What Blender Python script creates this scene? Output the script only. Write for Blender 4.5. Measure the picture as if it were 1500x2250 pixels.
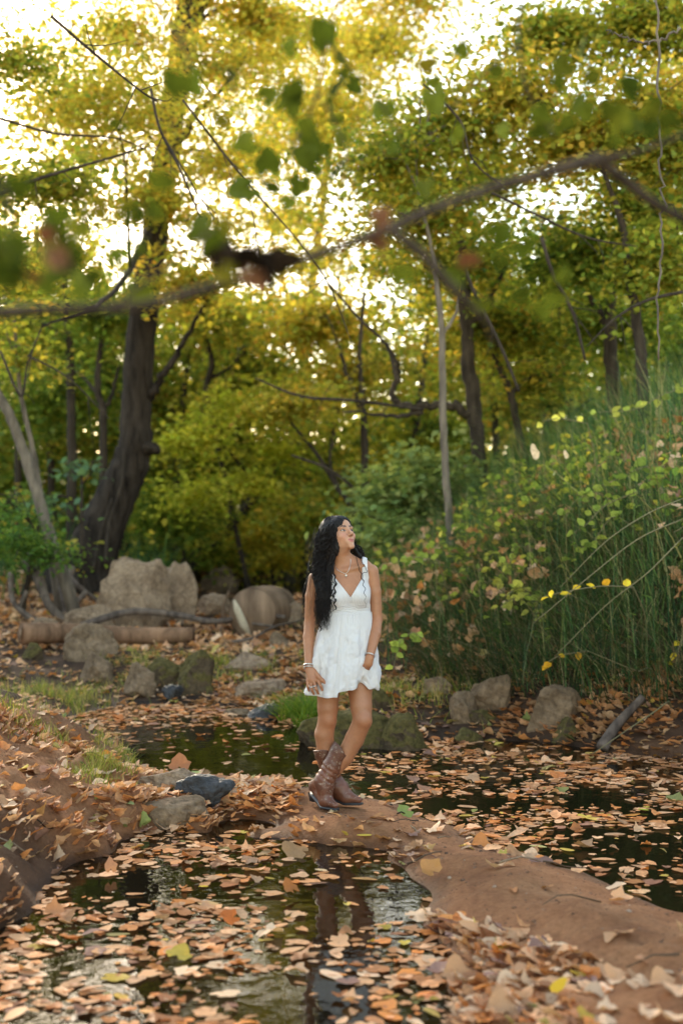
import bpy, bmesh, math, random
import numpy as np
from mathutils import Vector, Matrix, noise as mnoise

# ------------------------------------------------------------------ camera, sky, sun, exposure
scene = bpy.context.scene
for o in list(bpy.data.objects):
    bpy.data.objects.remove(o)
C = scene.collection
CAM_H = 1.62
FPX = 3000.0            # focal length in photo pixels (photo 1500 x 2250)
HOR = 1165.0            # pixel row of the horizon
cam = bpy.data.cameras.new('camera')
cam.sensor_fit = 'VERTICAL'; cam.sensor_height = 36.0
cam.lens = 36.0 * FPX / 2250.0
cam.clip_start = 0.05; cam.clip_end = 600
PITCH = math.atan((HOR - 1125.0) / FPX)
camo = bpy.data.objects.new('camera', cam); C.objects.link(camo)
camo.location = (0, 0, CAM_H)
camo.rotation_euler = (math.radians(90) + PITCH, 0, 0)
cam.dof.use_dof = True
cam.dof.focus_distance = 7.72
cam.dof.aperture_fstop = 1.6
scene.camera = camo

SUN_EL, SUN_AZ = math.radians(21), math.radians(-20)    # azimuth from +Y towards +X
world = bpy.data.worlds.new('World'); scene.world = world; world.use_nodes = True
wn = world.node_tree; wn.nodes.clear()
wo = wn.nodes.new('ShaderNodeOutputWorld'); wb = wn.nodes.new('ShaderNodeBackground')
sk = wn.nodes.new('ShaderNodeTexSky'); sk.sky_type = 'NISHITA'; sk.sun_disc = False
sk.sun_elevation = SUN_EL; sk.sun_rotation = SUN_AZ
sk.altitude = 0; sk.air_density = 1.0; sk.dust_density = 0.5; sk.ozone_density = 0.3
wtint = wn.nodes.new('ShaderNodeMix'); wtint.data_type = 'RGBA'; wtint.blend_type = 'MULTIPLY'
wtint.inputs[0].default_value = 1.0
wtint.inputs[7].default_value = (1.0, 0.88, 0.71, 1)     # warm white balance of the photograph
wn.links.new(sk.outputs[0], wtint.inputs[6]); wn.links.new(wtint.outputs[2], wb.inputs[0])
wb.inputs[1].default_value = 0.15
wn.links.new(wb.outputs[0], wo.inputs[0])
sun = bpy.data.lights.new('sun', 'SUN'); sun.energy = 1.5; sun.angle = math.radians(10); sun.color = (1.0, 0.84, 0.62)
suno = bpy.data.objects.new('sun', sun); C.objects.link(suno)
sdir = Vector((math.sin(SUN_AZ) * math.cos(SUN_EL), math.cos(SUN_AZ) * math.cos(SUN_EL), math.sin(SUN_EL)))
suno.rotation_euler = sdir.to_track_quat('Z', 'Y').to_euler()
suno.location = sdir * 60
vs = scene.view_settings
scene.display_settings.display_device = 'sRGB'
vs.view_transform = 'Standard'; vs.look = 'None'; vs.gamma = 1.0; vs.use_curve_mapping = False
vs.exposure = 2.6

# ------------------------------------------------------------------ helpers
R = np.random.RandomState
def P(px, py, d):
    """world point seen at photo pixel (px,py) at depth d (level-camera approximation)"""
    return np.array([(px - 750.0) / FPX * d, d, CAM_H - (py - HOR) / FPX * d])
def G(px, py, z=0.0):
    """point of height z on the ground below the horizon seen at that pixel"""
    d = FPX * (CAM_H - z) / (py - HOR)
    return np.array([(px - 750.0) / FPX * d, d, z])
def pix(V):
    return 750 + FPX * V[..., 0] / V[..., 1], HOR + FPX * (CAM_H - V[..., 2]) / V[..., 1]

def mesh_np(name, V, faces, col=None, smooth=True, mat_idx=None):
    """faces: list of (M,k) int arrays"""
    V = np.asarray(V, np.float32)
    faces = [np.asarray(f, np.int32) for f in faces if len(f)]
    me = bpy.data.meshes.new(name)
    nl = sum(f.size for f in faces); nf = sum(len(f) for f in faces)
    me.vertices.add(len(V)); me.vertices.foreach_set('co', V.ravel())
    me.loops.add(nl); me.polygons.add(nf)
    loops = np.concatenate([f.ravel() for f in faces])
    me.loops.foreach_set('vertex_index', loops)
    starts = []; s = 0
    for f in faces:
        starts.append(s + np.arange(len(f)) * f.shape[1]); s += f.size
    me.polygons.foreach_set('loop_start', np.concatenate(starts).astype(np.int32))
    if smooth:
        me.polygons.foreach_set('use_smooth', np.ones(nf, bool))
    if mat_idx is not None:
        me.polygons.foreach_set('material_index', np.asarray(mat_idx, np.int32))
    me.update(calc_edges=True)
    if col is not None:
        c = np.ones((len(V), 4), np.float32); c[:, :3] = col
        a = me.color_attributes.new('col', 'FLOAT_COLOR', 'POINT')
        a.data.foreach_set('color', c.ravel())
    me.validate(verbose=False)
    return me

class MB:
    """collects pieces of one mesh"""
    def __init__(s): s.V = []; s.F = []; s.C = []; s.n = 0
    def add(s, V, F, col=None):
        V = np.asarray(V, float)
        for f in F: s.F.append(np.asarray(f) + s.n)
        s.V.append(V)
        c = np.ones((len(V), 3)) * (np.asarray(col) if col is not None else 0.5)
        s.C.append(c); s.n += len(V)
    def mesh(s, name, smooth=True):
        byk = {}
        for f in s.F: byk.setdefault(f.shape[1], []).append(f)
        return mesh_np(name, np.concatenate(s.V), [np.concatenate(v) for v in byk.values()], np.concatenate(s.C), smooth)

def obj(name, me, mat=None, parent=None, loc=None):
    o = bpy.data.objects.new(name, me); C.objects.link(o)
    if mat is not None and me is not None and not me.materials: me.materials.append(mat)
    if parent is not None: o.parent = parent
    if loc is not None: o.location = loc
    return o
def tag(o, label, cat=None, group=None, kind=None):
    if label: o['label'] = label
    if cat: o['category'] = cat
    if group: o['group'] = group
    if kind: o['kind'] = kind
    return o
def thing(name, label, cat, loc=(0, 0, 0), group=None):
    o = bpy.data.objects.new(name, None); C.objects.link(o); o.location = loc
    o.empty_display_size = 0.1
    return tag(o, label, cat, group)
def part(name, me, mat, parent):
    """mesh in world coordinates put under a thing that sits at parent.location (no rotation)"""
    off = np.array(parent.location) if parent.parent is None else np.array(parent.location) + np.array(parent.parent.location)
    n = len(me.vertices); co = np.empty(n * 3, np.float32); me.vertices.foreach_get('co', co)
    co = co.reshape(-1, 3) - off.astype(np.float32); me.vertices.foreach_set('co', co.ravel())
    return obj(name, me, mat, parent)

def frames(pts):
    pts = np.asarray(pts, float)
    t = np.gradient(pts, axis=0); t /= np.linalg.norm(t, axis=1)[:, None] + 1e-9
    ref = np.array([0, 0, 1.0]) if abs(t[0][2]) < .9 else np.array([1.0, 0, 0])
    n = np.cross(t[0], ref); n /= np.linalg.norm(n)
    N = [n]
    for i in range(1, len(t)):
        n = N[-1] - t[i] * np.dot(N[-1], t[i]); n /= np.linalg.norm(n) + 1e-9; N.append(n)
    N = np.array(N); B = np.cross(t, N)
    return t, N, B
def tube(pts, rad, sides=6, rough=0.0, seed=0, caps=True):
    pts = np.asarray(pts, float); n = len(pts)
    rad = np.ones(n) * rad if np.isscalar(rad) else np.asarray(rad, float)
    t, N, B = frames(pts)
    a = np.arange(sides) / sides * 2 * math.pi
    rr = rad[:, None] * np.ones(sides)
    if rough:
        rs = R(seed); lump = rs.normal(0, 1, (n, sides))
        lump = (lump + np.roll(lump, 1, 1) + np.roll(lump, -1, 1)) / 3
        lump[1:-1] = (lump[:-2] + lump[1:-1] + lump[2:]) / 3
        rr = rr * (1 + rough * lump)
    V = pts[:, None, :] + rr[..., None] * (np.cos(a)[None, :, None] * N[:, None, :] + np.sin(a)[None, :, None] * B[:, None, :])
    V = V.reshape(-1, 3)
    i = np.arange(n - 1)[:, None] * sides; j = np.arange(sides)[None, :]; j2 = (j + 1) % sides
    F = np.stack([i + j, i + j2, i + sides + j2, i + sides + j], -1).reshape(-1, 4)
    out = [F]
    if caps:
        V = np.concatenate([V, pts[:1], pts[-1:]]); c0 = n * sides; c1 = c0 + 1; e = (n - 1) * sides
        jj = np.arange(sides); j2 = (jj + 1) % sides
        out.append(np.concatenate([np.stack([jj * 0 + c0, j2, jj], 1), np.stack([jj * 0 + c1, e + jj, e + j2], 1)]))
    return V, out
def spline(pts, n):
    """Catmull-Rom through pts (any columns), n samples"""
    p = np.asarray(pts, float)
    p = np.concatenate([[2 * p[0] - p[1]], p, [2 * p[-1] - p[-2]]])
    m = len(p) - 3
    u = np.linspace(0, m, n); k = np.minimum(u.astype(int), m - 1); t = (u - k)[:, None]
    a, b, c, d = p[k], p[k + 1], p[k + 2], p[k + 3]
    return .5 * (2 * b + (c - a) * t + (2 * a - 5 * b + 4 * c - d) * t * t + (3 * b - a - 3 * c + d) * t ** 3)
def vnoise(X, Y, seed=0, scale=1.0):
    """cheap smooth value noise in numpy, range about -1..1"""
    X = np.asarray(X) / scale + 71.3 * seed; Y = np.asarray(Y) / scale + 37.7 * seed
    xi = np.floor(X); yi = np.floor(Y); fx = X - xi; fy = Y - yi
    fx = fx * fx * (3 - 2 * fx); fy = fy * fy * (3 - 2 * fy)
    def h(a, b):
        s = np.sin(a * 127.1 + b * 311.7) * 43758.5453
        return (s - np.floor(s)) * 2 - 1
    return (h(xi, yi) * (1 - fx) + h(xi + 1, yi) * fx) * (1 - fy) + (h(xi, yi + 1) * (1 - fx) + h(xi + 1, yi + 1) * fx) * fy

# ------------------------------------------------------------------ materials
def newmat(name):
    m = bpy.data.materials.new(name); m.use_nodes = True
    nt = m.node_tree; nt.nodes.clear()
    out = nt.nodes.new('ShaderNodeOutputMaterial')
    return m, nt, out
def nd(nt, typ, **kw):
    n = nt.nodes.new(typ)
    for k, v in kw.items(): setattr(n, k, v)
    return n
def ramp(nt, fac, stops, interp='LINEAR'):
    r = nd(nt, 'ShaderNodeValToRGB'); r.color_ramp.interpolation = interp
    el = r.color_ramp.elements
    while len(el) < len(stops): el.new(0.5)
    for e, (p, c) in zip(el, stops):
        e.position = p; e.color = (*c, 1) if len(c) == 3 else c
    if fac is not None: nt.links.new(fac, r.inputs[0])
    return r
def texco(nt, which='Object', scale=(1, 1, 1)):
    tc = nd(nt, 'ShaderNodeTexCoord'); mp = nd(nt, 'ShaderNodeMapping')
    mp.inputs['Scale'].default_value = scale
    nt.links.new(tc.outputs[which], mp.inputs[0]); return mp.outputs[0]
def noisetex(nt, vec, scale, detail=4, rough=.6):
    n = nd(nt, 'ShaderNodeTexNoise'); n.inputs['Scale'].default_value = scale
    n.inputs['Detail'].default_value = detail; n.inputs['Roughness'].default_value = rough
    if vec is not None: nt.links.new(vec, n.inputs['Vector'])
    return n
def bump(nt, h, strength, dist):
    b = nd(nt, 'ShaderNodeBump'); b.inputs['Strength'].default_value = strength; b.inputs['Distance'].default_value = dist
    nt.links.new(h, b.inputs['Height']); return b.outputs[0]
def mixc(nt, fac, a, b, mode='MIX'):
    m = nd(nt, 'ShaderNodeMix', data_type='RGBA', blend_type=mode)
    for s, v in ((0, fac), (6, a), (7, b)):
        if hasattr(v, 'links') or isinstance(v, bpy.types.NodeSocket): nt.links.new(v, m.inputs[s])
        elif s == 0: m.inputs[0].default_value = v
        else: m.inputs[s].default_value = (*v, 1)
    return m.outputs[2]

def mat_leaf(name, trans=0.45, gloss=0.05, src='attr', stops=None):
    """leaf: diffuse + translucent, colour from the mesh (one colour per leaf) or a ramp per object"""
    m, nt, out = newmat(name)
    if src == 'attr':
        a = nd(nt, 'ShaderNodeAttribute', attribute_name='col'); colr = a.outputs['Color']
    else:
        oi = nd(nt, 'ShaderNodeObjectInfo')
        colr = ramp(nt, oi.outputs['Random'], stops).outputs[0]
    nz = noisetex(nt, texco(nt), 38.0, 3)
    v = ramp(nt, nz.outputs[0], [(0.3, (.72, .70, .68)), (0.7, (1.12, 1.1, 1.08))])
    colr = mixc(nt, 1.0, colr, v.outputs[0], 'MULTIPLY')
    d = nd(nt, 'ShaderNodeBsdfDiffuse'); t = nd(nt, 'ShaderNodeBsdfTranslucent'); g = nd(nt, 'ShaderNodeBsdfGlossy')
    g.inputs['Roughness'].default_value = .38
    nt.links.new(colr, d.inputs[0])
    tc = mixc(nt, 1.0, colr, (2.4 * trans, 2.3 * trans, 1.5 * trans), 'MULTIPLY'); nt.links.new(tc, t.inputs[0])   # light let through is yellower
    m1 = nd(nt, 'ShaderNodeAddShader')
    nt.links.new(d.outputs[0], m1.inputs[0]); nt.links.new(t.outputs[0], m1.inputs[1])
    m2 = nd(nt, 'ShaderNodeMixShader'); m2.inputs[0].default_value = gloss * .3
    nt.links.new(m1.outputs[0], m2.inputs[1]); nt.links.new(g.outputs[0], m2.inputs[2])
    nt.links.new(m2.outputs[0], out.inputs[0])
    return m
def mat_bark(name, c1, c2, scale=9, strength=.6, dist=.03, moss=0.0):
    m, nt, out = newmat(name)
    b = nd(nt, 'ShaderNodeBsdfPrincipled'); b.inputs['Roughness'].default_value = .9; b.inputs['Specular IOR Level'].default_value = .12
    n1 = noisetex(nt, texco(nt, scale=(1, 1, .16)), scale, 6, .65)
    n2 = noisetex(nt, texco(nt), 1.7, 4)
    c = ramp(nt, n1.outputs[0], [(.33, c1), (.62, c2)]).outputs[0]
    v = ramp(nt, n2.outputs[0], [(.3, (.6, .6, .62)), (.7, (1.15, 1.12, 1.08))]).outputs[0]
    c = mixc(nt, 1.0, c, v, 'MULTIPLY')
    nt.links.new(c, b.inputs['Base Color'])
    nt.links.new(bump(nt, n1.outputs[0], strength, dist), b.inputs['Normal'])
    nt.links.new(b.outputs[0], out.inputs[0]); return m
def mat_rock(name, c1, c2, moss=0.0, wet=False):
    m, nt, out = newmat(name)
    b = nd(nt, 'ShaderNodeBsdfPrincipled'); b.inputs['Roughness'].default_value = .35 if wet else .88; b.inputs['Specular IOR Level'].default_value = .4 if wet else .12
    v = texco(nt)
    n1 = noisetex(nt, v, 4.0, 8, .62); n2 = noisetex(nt, v, 26, 6, .7); n3 = noisetex(nt, v, 9, 5)
    vo = nd(nt, 'ShaderNodeTexVoronoi', feature='DISTANCE_TO_EDGE'); vo.inputs['Scale'].default_value = 2.4
    wv = mixc(nt, .12, v, n1.outputs['Color']); nt.links.new(wv, vo.inputs['Vector'])
    c = ramp(nt, n1.outputs[0], [(.3, c1), (.68, c2)]).outputs[0]
    sp = ramp(nt, n2.outputs[0], [(.35, (.62, .6, .6)), (.6, (1.1, 1.08, 1.05))]).outputs[0]
    c = mixc(nt, 1.0, c, sp, 'MULTIPLY')
    ck = ramp(nt, vo.outputs['Distance'], [(0.0, (.42, .38, .36)), (.035, (1, 1, 1))]).outputs[0]
    c = mixc(nt, .45, c, ck, 'MULTIPLY')
    if moss:
        geo = nd(nt, 'ShaderNodeNewGeometry'); sx = nd(nt, 'ShaderNodeSeparateXYZ'); nt.links.new(geo.outputs['Normal'], sx.inputs[0])
        ad = nd(nt, 'ShaderNodeMath', operation='MULTIPLY_ADD'); nt.links.new(n3.outputs[0], ad.inputs[0]); ad.inputs[1].default_value = 1.6
        nt.links.new(sx.outputs[2], ad.inputs[2])
        f = ramp(nt, ad.outputs[0], [(1.45 - moss, (0, 0, 0)), (min(1.0, 1.75 - moss), (1, 1, 1))])
        ms = ramp(nt, n2.outputs[0], [(.3, (.035, .030, .010)), (.7, (.16, .12, .040))]).outputs[0]
        c = mixc(nt, f.outputs[0], c, ms)
    nt.links.new(c, b.inputs['Base Color'])
    h = nd(nt, 'ShaderNodeMath', operation='MULTIPLY_ADD'); nt.links.new(n1.outputs[0], h.inputs[0]); h.inputs[1].default_value = 2.0
    nt.links.new(n2.outputs[0], h.inputs[2])
    nt.links.new(bump(nt, h.outputs[0], .7, .03), b.inputs['Normal'])
    nt.links.new(b.outputs[0], out.inputs[0]); return m
def mat_plain(name, col, rough=.5, metal=0.0, nscale=30, var=.15, bstr=0.0, bdist=.002):
    m, nt, out = newmat(name)
    b = nd(nt, 'ShaderNodeBsdfPrincipled'); b.inputs['Roughness'].default_value = rough; b.inputs['Metallic'].default_value = metal
    n = noisetex(nt, texco(nt), nscale, 4)
    c = ramp(nt, n.outputs[0], [(.3, tuple(x * (1 - var) for x in col)), (.7, tuple(min(1, x * (1 + var)) for x in col))])
    nt.links.new(c.outputs[0], b.inputs['Base Color'])
    if bstr: nt.links.new(bump(nt, n.outputs[0], bstr, bdist), b.inputs['Normal'])
    nt.links.new(b.outputs[0], out.inputs[0]); return m

# ------------------------------------------------------------------ leaf templates (unit size, stalk at origin, tip along +y, face +z)
def tpl_rhomb():
    V = np.array([[0, 0, 0], [-.36, .45, .10], [0, 1, -.08], [.36, .45, .10]])
    return V, [np.array([[0, 2, 1], [0, 3, 2]])]
def tpl_ovate(w=.34, fold=.08, droop=.14):
    V = np.array([[0, 0, 0], [0, .5, -droop * .2], [0, 1, -droop], [-w * .9, .30, fold], [-w * .78, .66, fold * .5], [w * .9, .30, fold], [w * .78, .66, fold * .5]])
    F = np.array([[0, 1, 3], [3, 1, 4], [1, 2, 4], [0, 5, 1], [5, 6, 1], [1, 6, 2]])
    return V, [F]
def tpl_lobed(seed=0, curl=.25, lobes=5):
    """maple / sycamore outline, fan from a centre vertex, curled"""
    rs = R(seed)
    ang = np.radians([-90, -62, -35, -14, 8, 28, 46, 68, 90, 112, 134, 152, 172, 194, 215, 242])
    rad = np.array([.12, .40, .49, .44, .54, .47, .48, .53, .64, .53, .48, .47, .54, .44, .49, .40])
    rad = rad * rs.uniform(.82, 1.10, len(rad))
    X = np.cos(ang) * rad * rs.uniform(.72, 1.05); Y = np.sin(ang) * rad; X, Y = X + rs.uniform(-.25, .25) * Y, Y
    V = np.concatenate([[[0, 0, 0]], np.stack([X, Y, X * 0], 1)])
    ring2 = V[1:] * .55
    V = np.concatenate([V[:1], ring2, V[1:]])
    a, b, c = rs.uniform(-1, 1, 3)
    V[:, 2] = curl * (a * V[:, 0] ** 2 * 2 + b * V[:, 1] ** 2 * 2 + c * V[:, 0] * V[:, 1] * 2 + .5 * (V[:, 0] ** 2 + V[:, 1] ** 2)) + rs.normal(0, .03 * (curl > .1) + .006, len(V))
    V[0, 2] -= .02
    n = 16; i = np.arange(n); j = (i + 1) % n
    F3 = np.stack([i * 0, 1 + i, 1 + j], 1); F4 = np.stack([1 + i, 17 + i, 17 + j, 1 + j], 1)
    return V, [F3, F4]
def tpl_fallen_oval(seed=0, curl=.25):
    rs = R(seed); n = 10
    t = np.arange(n) / n * 2 * math.pi
    X = rs.uniform(.2, .34) * np.sin(t) * (1 + .25 * np.cos(t)) * rs.uniform(.75, 1.15, n); Y = -.55 * np.sign(np.cos(t)) * np.abs(np.cos(t)) ** 1.25 * rs.uniform(.95, 1.05, n)
    V = np.concatenate([[[0, 0, 0]], np.stack([X, Y, X * 0], 1)])
    a, b = rs.uniform(-1, 1, 2)
    V[:, 2] = curl * (a * V[:, 0] ** 2 * 4 + b * V[:, 1] ** 2 * 2 + abs(a) * V[:, 0] * V[:, 1])
    V[0, 2] -= .03
    i = np.arange(n); j = (i + 1) % n
    return V, [np.stack([i * 0, 1 + i, 1 + j], 1)]
def rotmats(yaw, tilt, tiltdir, spin=None):
    """leaf plane tilted by `tilt` about a horizontal axis at tiltdir, after a yaw"""
    n = len(yaw); cy, sy = np.cos(yaw), np.sin(yaw)
    Z = np.zeros((n, 3, 3)); Z[:, 0, 0] = cy; Z[:, 0, 1] = -sy; Z[:, 1, 0] = sy; Z[:, 1, 1] = cy; Z[:, 2, 2] = 1
    ax = np.stack([np.cos(tiltdir), np.sin(tiltdir), np.zeros(n)], 1)
    c, s = np.cos(tilt), np.sin(tilt)
    K = np.zeros((n, 3, 3)); K[:, 0, 2] = ax[:, 1]; K[:, 1, 2] = -ax[:, 0]; K[:, 2, 0] = -ax[:, 1]; K[:, 2, 1] = ax[:, 0]
    A = np.eye(3)[None] * c[:, None, None] + s[:, None, None] * K + (1 - c)[:, None, None] * ax[:, :, None] * ax[:, None, :]
    return A @ Z
def scatter(mb, tpl, pos, rot, size, col):
    V, F = tpl; k = len(V); n = len(pos)
    if n == 0: return
    W = np.einsum('nij,kj->nki', rot, V) * np.asarray(size)[:, None, None] + np.asarray(pos)[:, None, :]
    off = (np.arange(n) * k)[:, None, None]
    mb.add(W.reshape(-1, 3), [(f[None] + off).reshape(-1, f.shape[1]) for f in F], np.repeat(col, k, axis=0))

def palette(rs, n, stops, var=.25):
    """stops: list of (weight,(r,g,b)) -> n colours with per-leaf variation"""
    w = np.array([s[0] for s in stops], float); cs = np.array([s[1] for s in stops])
    k = rs.choice(len(w), n, p=w / w.sum()); k2 = rs.choice(len(w), n, p=w / w.sum())
    t = rs.uniform(0, .35, n)[:, None]
    return (cs[k] * (1 - t) + cs[k2] * t) * rs.uniform(1 - var, 1 + var, n)[:, None]
LG = (.048, .080, .016); MG = (.095, .145, .022); YG = (.21, .225, .032); YE = (.38, .29, .045); GO = (.42, .24, .04); BR = (.23, .105, .035)
PAL_GREEN = [(3, LG), (5, MG), (3, YG), (.6, YE)]
PAL_MIX = [(2, LG), (4, MG), (5, YG), (2.4, YE), (.7, GO), (.3, BR)]
PAL_YELLOW = [(1.5, MG), (5, YG), (3.5, YE), (1.3, GO), (.4, BR)]
PAL_DEAD = [(4, (.58, .32, .165)), (3, (.47, .23, .10)), (3.2, (.64, .42, .26)), (1.8, (.32, .15, .075)), (1.9, (.54, .21, .065)), (.6, (.28, .16, .12)), (.35, (.45, .36, .08)), (.2, (.20, .24, .08))]
# ================================================================== LAND
CP = []
def gp(z, *pts):
    for p in pts: CP.append(G(p[0], p[1], z))
# pool beds
gp(-.14, (350, 1640), (500, 1640), (620, 1665), (430, 1600), (320, 1610))
gp(-.14, (900, 1690), (1100, 1690), (1300, 1700), (1450, 1720), (1250, 1800), (1450, 1850), (1010, 1745), (1330, 1880), (1490, 1930), (1150, 1810))
gp(-.14, (300, 1950), (500, 1960), (700, 1920), (700, 2010), (860, 2000), (200, 2100), (450, 2150), (700, 2150), (820, 2220), (100, 2230), (320, 1890), (520, 1880), (0, 2150))
# the sand bar
gp(.05, (520, 1715), (470, 1705)); gp(.09, (600, 1740), (720, 1775), (800, 1795)); gp(.06, (900, 1825), (640, 1800)); gp(.03, (1000, 1852), (720, 1840))
gp(.01, (1075, 1870), (860, 1862)); gp(.06, (980, 1915)); gp(.11, (1100, 1935)); gp(.15, (1250, 1985)); gp(.17, (1400, 2030)); gp(.20, (1490, 2090), (1450, 2200))
gp(.11, (1250, 2150)); gp(.07, (1100, 2100), (1060, 2010)); gp(.05, (1060, 2220)); gp(.09, (1200, 2240))
gp(.0, (760, 1735), (900, 1785), (1050, 1845), (1190, 1893), (1350, 1955), (1490, 2003), (600, 1840), (720, 1853), (850, 1884), (905, 1930), (940, 1995), (955, 2065), (970, 2150), (985, 2245))
gp(-.06, (1240, 1885), (1400, 1945), (950, 1780), (1100, 1840))
gp(.09, (330, 1720), (400, 1770)); gp(.04, (450, 1808), (560, 1815)); gp(.10, (300, 1790)); gp(.17, (250, 1745)); gp(.08, (220, 1835))
# left bank
for p in [(-1.40, 5.55, .0), (-1.58, 5.55, .18), (-1.95, 5.5, .32), (-1.34, 6.1, .0), (-1.52, 6.1, .18), (-1.9, 6.1, .34), (-1.29, 6.7, .01), (-1.46, 6.7, .17), (-1.85, 6.7, .34), (-1.28, 7.3, .08), (-1.5, 7.3, .21), (-1.85, 7.3, .36), (-2.3, 7.3, .45),
          (-1.32, 7.9, .15), (-1.6, 7.9, .28), (-2.0, 8.1, .40), (-1.42, 8.5, .15), (-1.62, 8.9, .19), (-1.95, 8.9, .32), (-1.48, 9.3, .01), (-1.75, 9.5, .18), (-2.1, 9.6, .31), (-1.6, 10.0, .0), (-2.3, 10.5, .24), (-2.0, 11.0, .02), (-2.5, 11.3, .12), (-2.6, 12.6, .12), (-3.4, 12.2, .3)]:
    CP.append(np.array(p, float))
# land behind the pools
gp(.0, (350, 1545), (480, 1550)); gp(.05, (600, 1535)); gp(.10, (300, 1505), (450, 1505)); gp(.15, (600, 1480)); gp(.25, (300, 1440), (500, 1430), (620, 1420)); gp(.3, (100, 1430), (200, 1400), (400, 1390), (560, 1385))
gp(.10, (690, 1540)); gp(.16, (760, 1530))
# right shore
gp(.0, (850, 1628), (1000, 1622), (1200, 1632), (1350, 1655), (1500, 1665)); gp(.12, (850, 1570)); gp(.2, (1000, 1540)); gp(.32, (1100, 1500)); gp(.26, (1250, 1545), (1400, 1560)); gp(.3, (1500, 1550)); gp(.3, (900, 1470)); gp(.5, (1000, 1420))
for p in [(3.0, 11.0, .85), (3.4, 11.5, 1.5), (3.8, 12.5, 2.1), (4.5, 13.5, 2.6), (6, 14, 3.0), (9, 14, 3.3), (2.0, 12, .85), (2.5, 13, 1.45), (3.2, 14.5, 2.05), (4.2, 16, 2.45),
          (1.2, 13.5, .65), (1.7, 15, 1.2), (2.5, 17, 1.8), (3.5, 19, 2.2), (.8, 17, .6), (1.4, 20, 1.25), (2.5, 23, 1.7), (4, 26, 2.1), (9, 26, 2.8), (14, 25, 3.2), (.9, 25, .5), (2.2, 31, 1.0), (6, 36, 1.7),
          (4.0, 8, .8), (5.0, 8, 1.6), (2.7, 9.2, -.08), (2.5, 8.2, -.12), (2.3, 7.2, -.12), (2.9, 9.9, .0), (2.0, 6.5, -.12), (2.7, 6.4, -.02), (1.75, 5.95, -.06), (2.1, 5.6, .12), (2.0, 5.0, .22), (3.0, 5.5, .4), (6, 5, 2.2), (2.4, 3.5, .25), (9, 0, 2.4), (3.2, 0, .4),
          (-2.5, 5, .45), (-3.5, 6.5, .8), (-2.6, 8.5, .6), (-6, 7, 1.5), (-10, 6, 2.2), (-3, 2, .4), (-8, 0, 1.9), (-4, 12, .55), (-7, 13, 1.0), (-12, 14, 2.0),
          (0, 2, -.14), (.8, 1, -.12), (-.8, 1, -.14), (0, -3, -.14), (0, -9, -.14), (2.8, -6, .4), (-2.8, -6, .4),
          (-7, 20, .65), (-10, 20, 1.2), (-6.3, 24, .7), (-4.4, 23.5, .5), (-12, 30, 2.0), (-8, 35, 1.7), (-3.7, 27, .42), (-18, 22, 2.6),
          (-2.5, 30, -.12), (-1.0, 30, -.12), (-2.5, 36, -.12), (-.8, 36, -.1), (-3.5, 42, -.1), (-.8, 43, .1), (-2, 26.5, -.08), (-1.0, 26, -.02), (-2, 52, .4), (-14, 45, 2.6), (12, 45, 2.6), (0, 70, 1.2), (-25, 70, 4), (25, 70, 4)]:
    CP.append(np.array(p, float))
CP = np.array(CP)
def _tps_fit(P3, lam=4e-4):
    # work in a space that compresses distance so that near detail and far banks both behave
    X = _warp(P3[:, 0], P3[:, 1]); n = len(X)
    d = np.linalg.norm(X[:, None] - X[None], axis=2)
    K = np.where(d > 0, d * d * np.log(d + 1e-12), 0) + lam * np.eye(n)
    Q = np.concatenate([np.ones((n, 1)), X], 1)
    A = np.zeros((n + 3, n + 3)); A[:n, :n] = K; A[:n, n:] = Q; A[n:, :n] = Q.T
    return X, np.linalg.solve(A, np.concatenate([P3[:, 2], np.zeros(3)]))
def _warp(x, y):
    y = np.asarray(y, float); x = np.asarray(x, float)
    s = 1.0 / (6.0 + np.maximum(y, 0)) * 12
    return np.stack([x * s, 12 * np.log(6.0 + np.maximum(y, 0)) + np.minimum(y, 0)], -1)
TX, TW = _tps_fit(CP)
def hgt(x, y, fine=True):
    x = np.asarray(x, float); y = np.asarray(y, float); sh = x.shape
    Q = _warp(x.ravel(), y.ravel()); out = np.empty(len(Q))
    for i in range(0, len(Q), 20000):
        q = Q[i:i + 20000]; d = np.linalg.norm(q[:, None] - TX[None], axis=2)
        U = np.where(d > 0, d * d * np.log(d + 1e-12), 0)
        out[i:i + 20000] = U @ TW[:-3] + TW[-3] + q @ TW[-2:]
    z = np.clip(out, -.22, 6).reshape(sh)
    if fine:
        land = np.clip((z + .02) / .25, 0.12, 1)
        z = z + land * (.045 * vnoise(x, y, 1, .55) + .026 * vnoise(x, y, 2, .17) + .016 * vnoise(x, y, 3, .09) - .014 * np.abs(vnoise(x, y, 9, .13)) + .007 * vnoise(x, y, 13, .045)) + .10 * np.clip((z - .5), 0, 1) * vnoise(x, y, 4, 1.7)
        z = z + .012 * vnoise(x, y, 6, .3)
        lb = np.clip((-.8 - x) / .4, 0, 1) * np.clip((9.5 - y) / 1, 0, 1) * np.clip((z - .02) / .1, 0, 1)
        z = z + lb * (.05 * np.abs(vnoise(x, y, 7, .22)) + .03 * vnoise(x, y, 8, .09) - .02)
    k = np.exp(-(((x + .05) / .34) ** 2 + ((y - 7.74) / .26) ** 2) ** 2)          # trodden flat where she stands
    return z * (1 - k) + .050 * k
def grid_axis(segs):
    out = []
    for a, b, st in segs: out.append(np.arange(a, b - 1e-6, st))
    out.append([segs[-1][1]]); return np.concatenate(out)
gx = grid_axis([(-90, -20, 5), (-20, -6, .7), (-6, -3, .15), (-3, 3.6, .04), (3.6, 7, .15), (7, 20, .7), (20, 90, 5)])
gy = grid_axis([(-25, 2, 1.5), (2, 4, .2), (4, 12.5, .045), (12.5, 18, .12), (18, 30, .3), (30, 60, 1), (60, 200, 10)])
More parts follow.
